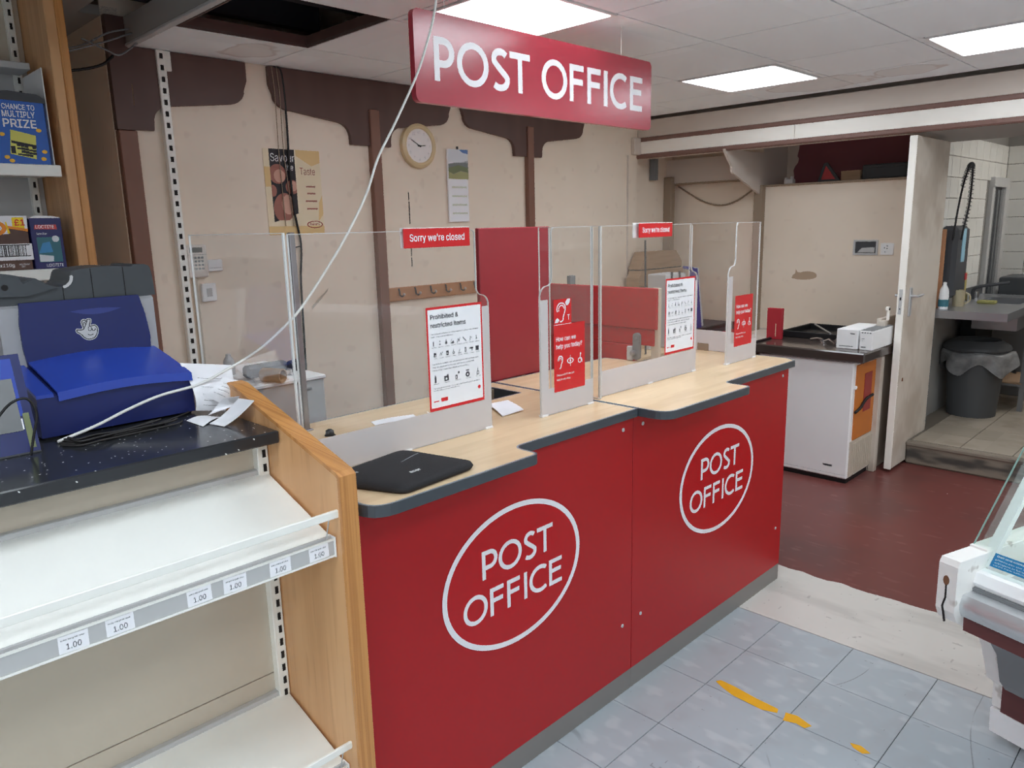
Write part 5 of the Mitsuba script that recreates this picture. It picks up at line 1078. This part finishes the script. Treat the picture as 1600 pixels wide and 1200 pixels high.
# things in the niche
t = thing('red_triangle', 'red folded warning triangle with a dark frame in the niche', 'warning triangle')
tri = Polygon([(-1.075, 1.9455), (-1.03, 2.085), (-1.005, 2.09), (-0.895, 1.9455)])
part(t, 'panel', ext(tri.buffer(-0.02), 0.012, SIDE(5.065)), 'glue_red'); part(t, 'frame', ext(tri.difference(tri.buffer(-0.02)), 0.02, SIDE(5.07)), 'dark_grey')
one('wood_block', bx(5.04, 5.20, 0.752, 0.892, 1.9455, 2.02, 0.002), 'cardboard', 'small pale wooden block in the niche', 'block')
t = thing('dark_case', 'dark grey case at the right of the niche', 'case')
part(t, 'body', bx(5.05, 5.30, 0.42, 0.745, 1.9455, 2.055, 0.01), 'dark_grey'); part(t, 'front_inset', bx(5.045, 5.052, 0.44, 0.715, 1.96, 2.03, 0.002), 'cover_grey')
one('white_clamp', cat(bx(5.04, 5.09, 1.265, 1.335, 1.9455, 1.985, 0.003), bx(5.045, 5.075, 1.272, 1.288, 1.985, 2.005, 0.002), bx(5.045, 5.075, 1.318, 1.332, 1.985, 1.998, 0.002)), 'white', 'small white bracket on the niche ledge', 'bracket')
# ------------------------------------------------------------------ kitchen
ZK = 0.162
t = thing('sink_bench', 'stainless steel sink bench along the kitchen wall', 'sink bench')
bt = sbox(5.02, -0.28, 6.50, 0.235).difference(sbox(5.75, -0.20, 6.25, 0.10))
part(t, 'top', ext(bt, 0.012, FLAT(1.005)), 'steel')
part(t, 'rim', ext(sbox(5.02, -0.28, 6.50, 0.235).difference(sbox(5.032, -0.268, 6.488, 0.223)), 0.055, FLAT(0.966)), 'steel')
part(t, 'upstand', bx(5.02, 6.50, 0.222, 0.236, 1.017, 1.10), 'steel')
part(t, 'basin', cat(bx(5.75, 6.25, -0.20, -0.195, 0.82, 1.006), bx(5.75, 6.25, 0.095, 0.10, 0.82, 1.006), bx(5.745, 5.75, -0.20, 0.10, 0.82, 1.006), bx(6.25, 6.255, -0.20, 0.10, 0.82, 1.006), bx(5.75, 6.25, -0.20, 0.10, 0.815, 0.82)), 'steel')
for x, y in ((5.06, 0.19), (5.98, -0.235), (6.46, -0.235), (6.46, 0.19)): part(t, 'leg', bx(x - 0.017, x + 0.017, y - 0.017, y + 0.017, ZK, 0.97), 'mid_grey')
part(t, 'under_shelf', bx(5.95, 6.48, -0.24, 0.20, 0.36, 0.375), 'mid_grey'); part(t, 'under_shelf_wood', bx(5.96, 6.47, -0.23, 0.08, 0.376, 0.386), 'cardboard')
one('under_bench_box', bx(5.93, 6.42, 0.10, 0.225, 0.385, 0.90, 0.01), 'black', 'dark box under the sink bench behind the bin', 'box')
t = thing('kitchen_tap', 'old dark lever tap over the kitchen sink', 'tap')
part(t, 'spout', tube(curve([(6.0, 0.17, 1.018), (6.0, 0.17, 1.09), (6.0, 0.12, 1.12), (6.05, -0.02, 1.145), (6.06, -0.06, 1.15)], 6), 0.013, 10), 'dark_grey', smooth=True)
for x in (5.86, 6.10): part(t, 'handle', cyl((x, 0.17, 1.018), (x, 0.17, 1.07), 0.02, 14), 'chrome', smooth=40)
one('sponge', bx(5.66, 5.74, -0.06, 0.06, 1.0175, 1.04, 0.008), 'sponge', 'yellow green sponge at the edge of the kitchen sink', 'sponge')
t = thing('mug', 'tall beige mug on the sink bench', 'mug')
part(t, 'cup', lathe([[0, 0], [0.038, 0], [0.042, 0.12], [0.038, 0.12], [0.035, 0.005], [0, 0.005]], (5.40, 0.12, 1.0175), sections=24), 'mug', smooth=40)
part(t, 'handle', tube(curve([(5.41, 0.08, 1.12), (5.42, 0.052, 1.10), (5.42, 0.05, 1.06), (5.41, 0.082, 1.035)], 6), 0.006, 8), 'mug', smooth=True)
t = thing('spray_bottle', 'white and turquoise bottle on the sink bench by the door', 'bottle')
part(t, 'body', lathe([[0, 0], [0.03, 0], [0.032, 0.09], [0.028, 0.14], [0.012, 0.17], [0.012, 0.19], [0, 0.19]], (5.17, 0.155, 1.0175), sections=20), 'white', smooth=40)
part(t, 'label', lathe([[0.0322, 0], [0.0335, 0], [0.0335, 0.05], [0.0322, 0.05], [0.0322, 0]], (5.17, 0.155, 1.035), sections=20), 'teal', smooth=40)
t = thing('wall_heater', 'dark grey water heater cabinet on the tiled kitchen wall', 'water heater')
part(t, 'body', bx(5.27, 5.60, 0.13, 0.25, 1.08, 1.60, 0.03), 'dark_grey'); part(t, 'paper_label', bx(5.40, 5.48, 0.126, 0.131, 1.34, 1.58), 'light_blue', label='pale paper strip')
part(t, 'red_tag', bx(5.545, 5.575, 0.12, 0.131, 1.20, 1.25, 0.004), 'glue_red')
one('wooden_board', bx(5.20, 5.235, 0.19, 0.245, 1.018, 1.58, 0.004), 'rack_wood', 'narrow wooden board standing beside the kitchen water heater', 'board')
one('soap_pack', bx(5.80, 5.83, 0.18, 0.235, 1.018, 1.24, 0.006), 'mustard', 'pale yellow pack at the back of the kitchen sink', 'pack')
one('grey_crate', bx(6.55, 7.0, -0.45, 0.12, 1.00, 1.16, 0.01), 'cover_grey', 'dark grey crate at the end of the kitchen', 'crate')
one('end_cupboard', bx(6.55, 7.02, -1.6, 0.15, ZK, 1.0, 0.01), 'mid_grey', 'grey cupboard at the far end of the kitchen', 'cupboard')
# spring hose
hp = curve([(5.24, 0.15, 1.50), (5.25, 0.14, 1.70), (5.30, 0.13, 1.90), (5.36, 0.12, 2.01), (5.415, 0.115, 2.02), (5.42, 0.11, 1.93), (5.37, 0.10, 1.76), (5.335, 0.11, 1.60), (5.33, 0.12, 1.50)], 14)
t = thing('spray_hose', 'black looped spring hose of the kitchen tap against the white tiles', 'hose')
part(t, 'hose', tube(hp, 0.0065, 8), 'black', smooth=True)
tt = np.linspace(0, 1, 420); idx = tt * (len(hp) - 1); i0 = np.minimum(idx.astype(int), len(hp) - 2); fr_ = (idx - i0)[:, None]
cp_ = hp[i0] * (1 - fr_) + hp[i0 + 1] * fr_
sel = (tt > 0.22) & (tt < 0.88); cs = cp_[sel]; tn = np.gradient(cs, axis=0); tn /= np.linalg.norm(tn, axis=1, keepdims=True); aa = np.cross(tn, [0.2, 1, 0.1]); aa /= np.linalg.norm(aa, axis=1, keepdims=True); bb = np.cross(tn, aa)
ph = np.arange(len(cs))[:, None] * 0.75
part(t, 'spring', tube(cs + 0.015 * (np.cos(ph) * aa + np.sin(ph) * bb), 0.0028, 5), 'dark_grey', smooth=True)
# bin
t = thing('waste_bin', 'round dark grey waste bin with a clear liner under the sink bench', 'bin')
BC = (5.68, 0.03, ZK)
part(t, 'body', lathe([[0, 0], [0.165, 0], [0.198, 0.47], [0.202, 0.49], [0.19, 0.49], [0.155, 0.012], [0, 0.012]], BC, sections=40), 'bin_grey', smooth=40)
part(t, 'rim', lathe([[0.15, 0.53], [0.222, 0.505], [0.232, 0.52], [0.222, 0.545], [0.16, 0.585], [0.145, 0.57], [0.15, 0.53]], BC, sections=40), 'bin_grey', smooth=50)
def liner():
    ang = np.linspace(0, 2 * np.pi, 61)
    rows = []
    for k, (r, z) in enumerate(((0.172, 0.505), (0.236, 0.500), (0.235, 0.46), (0.230, 0.42), (0.226, 0.37))):
        w = (k / 4.0) * 0.02
        rows.append([(BC[0] + (r + w * math.sin(a * 9 + k)) * math.cos(a), BC[1] + (r + w * math.sin(a * 9 + k) + 0.05 * (k / 4.0) * max(0, math.cos(a + 1.4))) * math.sin(a), ZK + z - (k / 4.0) * 0.05 * math.sin(a * 5)) for a in ang])
    return sheet(np.array(rows), 0.0012)
part(t, 'liner', liner(), 'bin_bag', smooth=True, label='crinkled clear liner')
one('rubbish_bag', trimesh.Trimesh(*(lambda s: (s.vertices * [0.085, 0.085, 0.055] * (0.85 + 0.3 * meshkit.noise(s.vertices * 3 + 7))[:, None] + [BC[0] - 0.04, BC[1] + 0.02, ZK + 0.51], s.faces))(trimesh.creation.icosphere(3)), process=False), 'light_grey', 'crumpled pale rubbish bag in the waste bin', 'bag', smooth=True)
one('blue_wrapper', trimesh.Trimesh(*(lambda s: (s.vertices * [0.055, 0.06, 0.04] * (0.8 + 0.4 * meshkit.noise(s.vertices * 3 + 2))[:, None] + [BC[0] + 0.03, BC[1] - 0.075, ZK + 0.52], s.faces))(trimesh.creation.icosphere(3)), process=False), 'bag_blue', 'crumpled blue wrapper in the waste bin', 'wrapper', smooth=True)
# ------------------------------------------------------------------ deli counter, turned a little
A2, B2 = np.array([-0.310, -0.9507]), np.array([0.9507, -0.310])
K0 = 0.4237
def DA(a0): return frame([A2[0] * a0, A2[1] * a0, 0], [B2[0], B2[1], 0], [0, 0, 1])          # local (b, z), extruded along +a
def dex(poly, a0, a1): 
    m_ = ext(poly, a1 - a0, DA(a0))
    return m_
t = thing('deli_counter', 'white and brown refrigerated deli counter with a slanted glass front', 'deli counter')
capo = Polygon([(1.632, 0.716), (1.622, 0.700), (1.624, 0.56), (1.640, 0.528), (1.70, 0.493), (1.79, 0.462), (1.842, 0.42), (1.875, 0.36), (1.90, 0.30), (1.925, 0.235), (1.965, 0.205), (1.972, 0.12), (2.70, 0.12), (2.70, 0.716)])
part(t, 'end_cap', dex(capo.buffer(0.006).buffer(-0.006), K0, K0 + 0.055), 'worn_plastic', smooth=30, label='chipped white plastic end cap')
CF = frame([*(A2 * K0 + B2 * 1.6225), 0], [A2[0], A2[1], 0], [0, 0, 1])
part(t, 'cap_crack', ext(LineString([(0.030, 0.528), (0.020, 0.572), (0.027, 0.60), (0.026, 0.64)]).buffer(0.0022), 0.004, CF, -0.003), 'slot', label='dark crack')
part(t, 'cap_hole', ext(affinity.scale(Point(0.025, 0.652).buffer(0.011), 0.8, 1.3), 0.004, CF, -0.003), 'rust', label='broken out hole')
a0, a1 = K0 + 0.055, 2.25
def S(p, x0=a0, x1=a1): return dex(Polygon(p), x0, x1)
part(t, 'glass_rail', S([(1.700, 0.640), (1.712, 0.668), (1.750, 0.672), (1.750, 0.630), (1.712, 0.622)]), 'white')
part(t, 'rail_channel', S([(1.70, 0.622), (1.75, 0.63), (1.75, 0.59), (1.705, 0.60)]), 'mid_grey')  # mid grey channel between the glass rail and the bumper
part(t, 'bumper_rail', S([(1.658, 0.612)] + [(1.658 - 0.012 * math.sin(k * math.pi / 6), 0.612 - 0.066 * k / 6) for k in range(1, 6)] + [(1.658, 0.546), (1.72, 0.546), (1.72, 0.612)]), 'aluminium', smooth=30)
part(t, 'upper_panel', S([(1.672, 0.546), (1.676, 0.495), (1.76, 0.47), (1.76, 0.546)]), 'brown_panel', label='brown front panel')
part(t, 'lower_moulding', S([(1.676, 0.500), (1.700, 0.488), (1.80, 0.44), (1.862, 0.36), (1.895, 0.26), (1.93, 0.22), (2.0, 0.22), (2.0, 0.50)]), 'mid_grey', smooth=30)
part(t, 'lower_panel', S([(1.962, 0.225), (1.968, 0.112), (2.05, 0.112), (2.05, 0.225)], K0 + 0.03), 'brown_panel', label='dark brown base panel')
part(t, 'skirting', S([(1.965, 0.113), (1.972, 0.028), (2.0, 0.028), (2.0, 0.113)], K0 + 0.0), 'white')
part(t, 'base_foot', cat(S([(2.05, 0.0), (2.09, 0.0), (2.09, 0.03), (2.05, 0.03)], K0 + 0.1, K0 + 0.16), S([(2.05, 0.0), (2.09, 0.0), (2.09, 0.03), (2.05, 0.03)], 2.1, 2.16)), 'black')
part(t, 'tray_floor', S([(1.75, 0.60), (2.55, 0.60), (2.55, 0.62), (1.75, 0.62)]), 'white')
part(t, 'display_shelf', S([(1.80, 0.635), (2.3, 0.66), (2.3, 0.672), (1.80, 0.647)], K0 + 0.10), 'light_grey')
part(t, 'back_wall', S([(2.55, 0.12), (2.60, 0.12), (2.60, 1.15), (2.55, 1.15)]), 'white')
part(t, 'carcass', S([(2.0, 0.11), (2.55, 0.11), (2.55, 0.60), (2.0, 0.60)], K0 + 0.056), 'mid_grey')
gl = np.array([0.26, 0.34]); gl = gl / np.linalg.norm(gl); gn = np.array([-gl[1], gl[0]])
def slant(o, L, th): 
    o = np.array(o); return Polygon([tuple(o), tuple(o + gl * L), tuple(o + gl * L - gn * th), tuple(o - gn * th)])
def pane2(corners):
    return trimesh.Trimesh([[*(A2 * a_ + B2 * b_), z_] for a_, b_, z_ in corners], [[0, 1, 2], [0, 2, 3]], process=False)
g0, g1 = np.array([1.730, 0.668]), np.array([1.730, 0.668]) + gl * 0.62
part(t, 'front_glass', pane2([(K0 + 0.005, *g0), (a1, *g0), (a1, *g1), (K0 + 0.005, *g1)]), 'glass')
part(t, 'glass_edge', dex(slant(g0, 0.62, 0.006), K0 + 0.002, K0 + 0.0045), 'glass_edge')
part(t, 'end_glass', pane2([(K0 + 0.016, 1.748, 0.674), (K0 + 0.016, 2.55, 0.674), (K0 + 0.016, 2.55, 1.15), (K0 + 0.016, 2.112, 1.15)]), 'glass')
part(t, 'corner_post', dex(slant((1.752, 0.676), 0.60, 0.022), K0 + 0.035, K0 + 0.062), 'white', label='white slanted corner post')
part(t, 'canopy', dex(sbox(2.16, 1.152, 2.60, 1.19), K0 + 0.005, a1), 'white')
lm = pane2([(K0 + 0.10, 2.22, 1.149), (a1 - 0.1, 2.22, 1.149), (a1 - 0.1, 2.32, 1.149), (K0 + 0.10, 2.32, 1.149)])
if lm.face_normals[0][2] > 0: lm.invert()
scene[t + '__canopy_lamp'] = mikit.ply(lm, 'mat_white', emitter={'type': 'area', 'radiance': {'type': 'rgb', 'value': [5.6, 6.0, 6.0]}})
part(t, 'cap_top', dex(sbox(1.76, 0.71, 2.6, 0.722), K0 + 0.0, K0 + 0.05), 'worn_plastic')
tn = thing('deli_notice', 'small blue printed notice inside the slanted deli glass', 'notice')
N0 = np.array([1.740, 0.672]); 
Mn = np.eye(4); uu = np.array([A2[0], A2[1], 0.0]); vv = np.array([B2[0] * gl[0], B2[1] * gl[0], gl[1]])
org = np.array([*(A2 * (K0 + 0.066) + B2 * (1.752 - 0.0)), 0.682])
Mn = frame(org, uu, vv)
part(tn, 'card', ext(sbox(0, 0, 0.22, 0.042), 0.0008, Mn), 'notice_blue')
mn = moved(Mn, 0, 0, 0.0008)
part(tn, 'lettering', cat(text('Deli and cooked foods served here', 0.0052, moved(mn, 0.008, 0.032), 0.18, True), text('please ask our staff about any', 0.0042, moved(mn, 0.008, 0.022), 0.15), text('allergens in food and where they', 0.0042, moved(mn, 0.008, 0.013), 0.16), text('come from before you buy', 0.0042, moved(mn, 0.008, 0.005), 0.13)), 'white_print')
one('blue_box', bx(1.60, 1.80, -1.42, -1.18, 0.0, 0.03), 'blue_board', 'flat dark blue item on the floor under the deli counter', 'box')
# yellow tape left on the floor
for k, (pts, s) in enumerate((([(1.420, -0.208), (1.436, -0.218), (1.434, -0.28), (1.424, -0.367), (1.420, -0.451), (1.402, -0.458), (1.386, -0.41), (1.389, -0.35), (1.391, -0.299), (1.404, -0.25)], 'long strip of worn yellow tape on the floor tiles'),
        ([(1.418, -0.478), (1.426, -0.516), (1.410, -0.574), (1.388, -0.561), (1.392, -0.53), (1.380, -0.490), (1.40, -0.485)], 'short piece of worn yellow tape beside the long strip'),
        ([(1.412, -0.699), (1.419, -0.731), (1.406, -0.766), (1.391, -0.748), (1.398, -0.716)], 'small yellow tape scrap alone near the deli counter'))):
    one('floor_tape', ext(affinity.scale(Polygon(pts), 1.22, 1.0), 0.0006, FLAT(0.0001)), 'yellow', s, 'tape', 'yellow tape remnants on the floor')
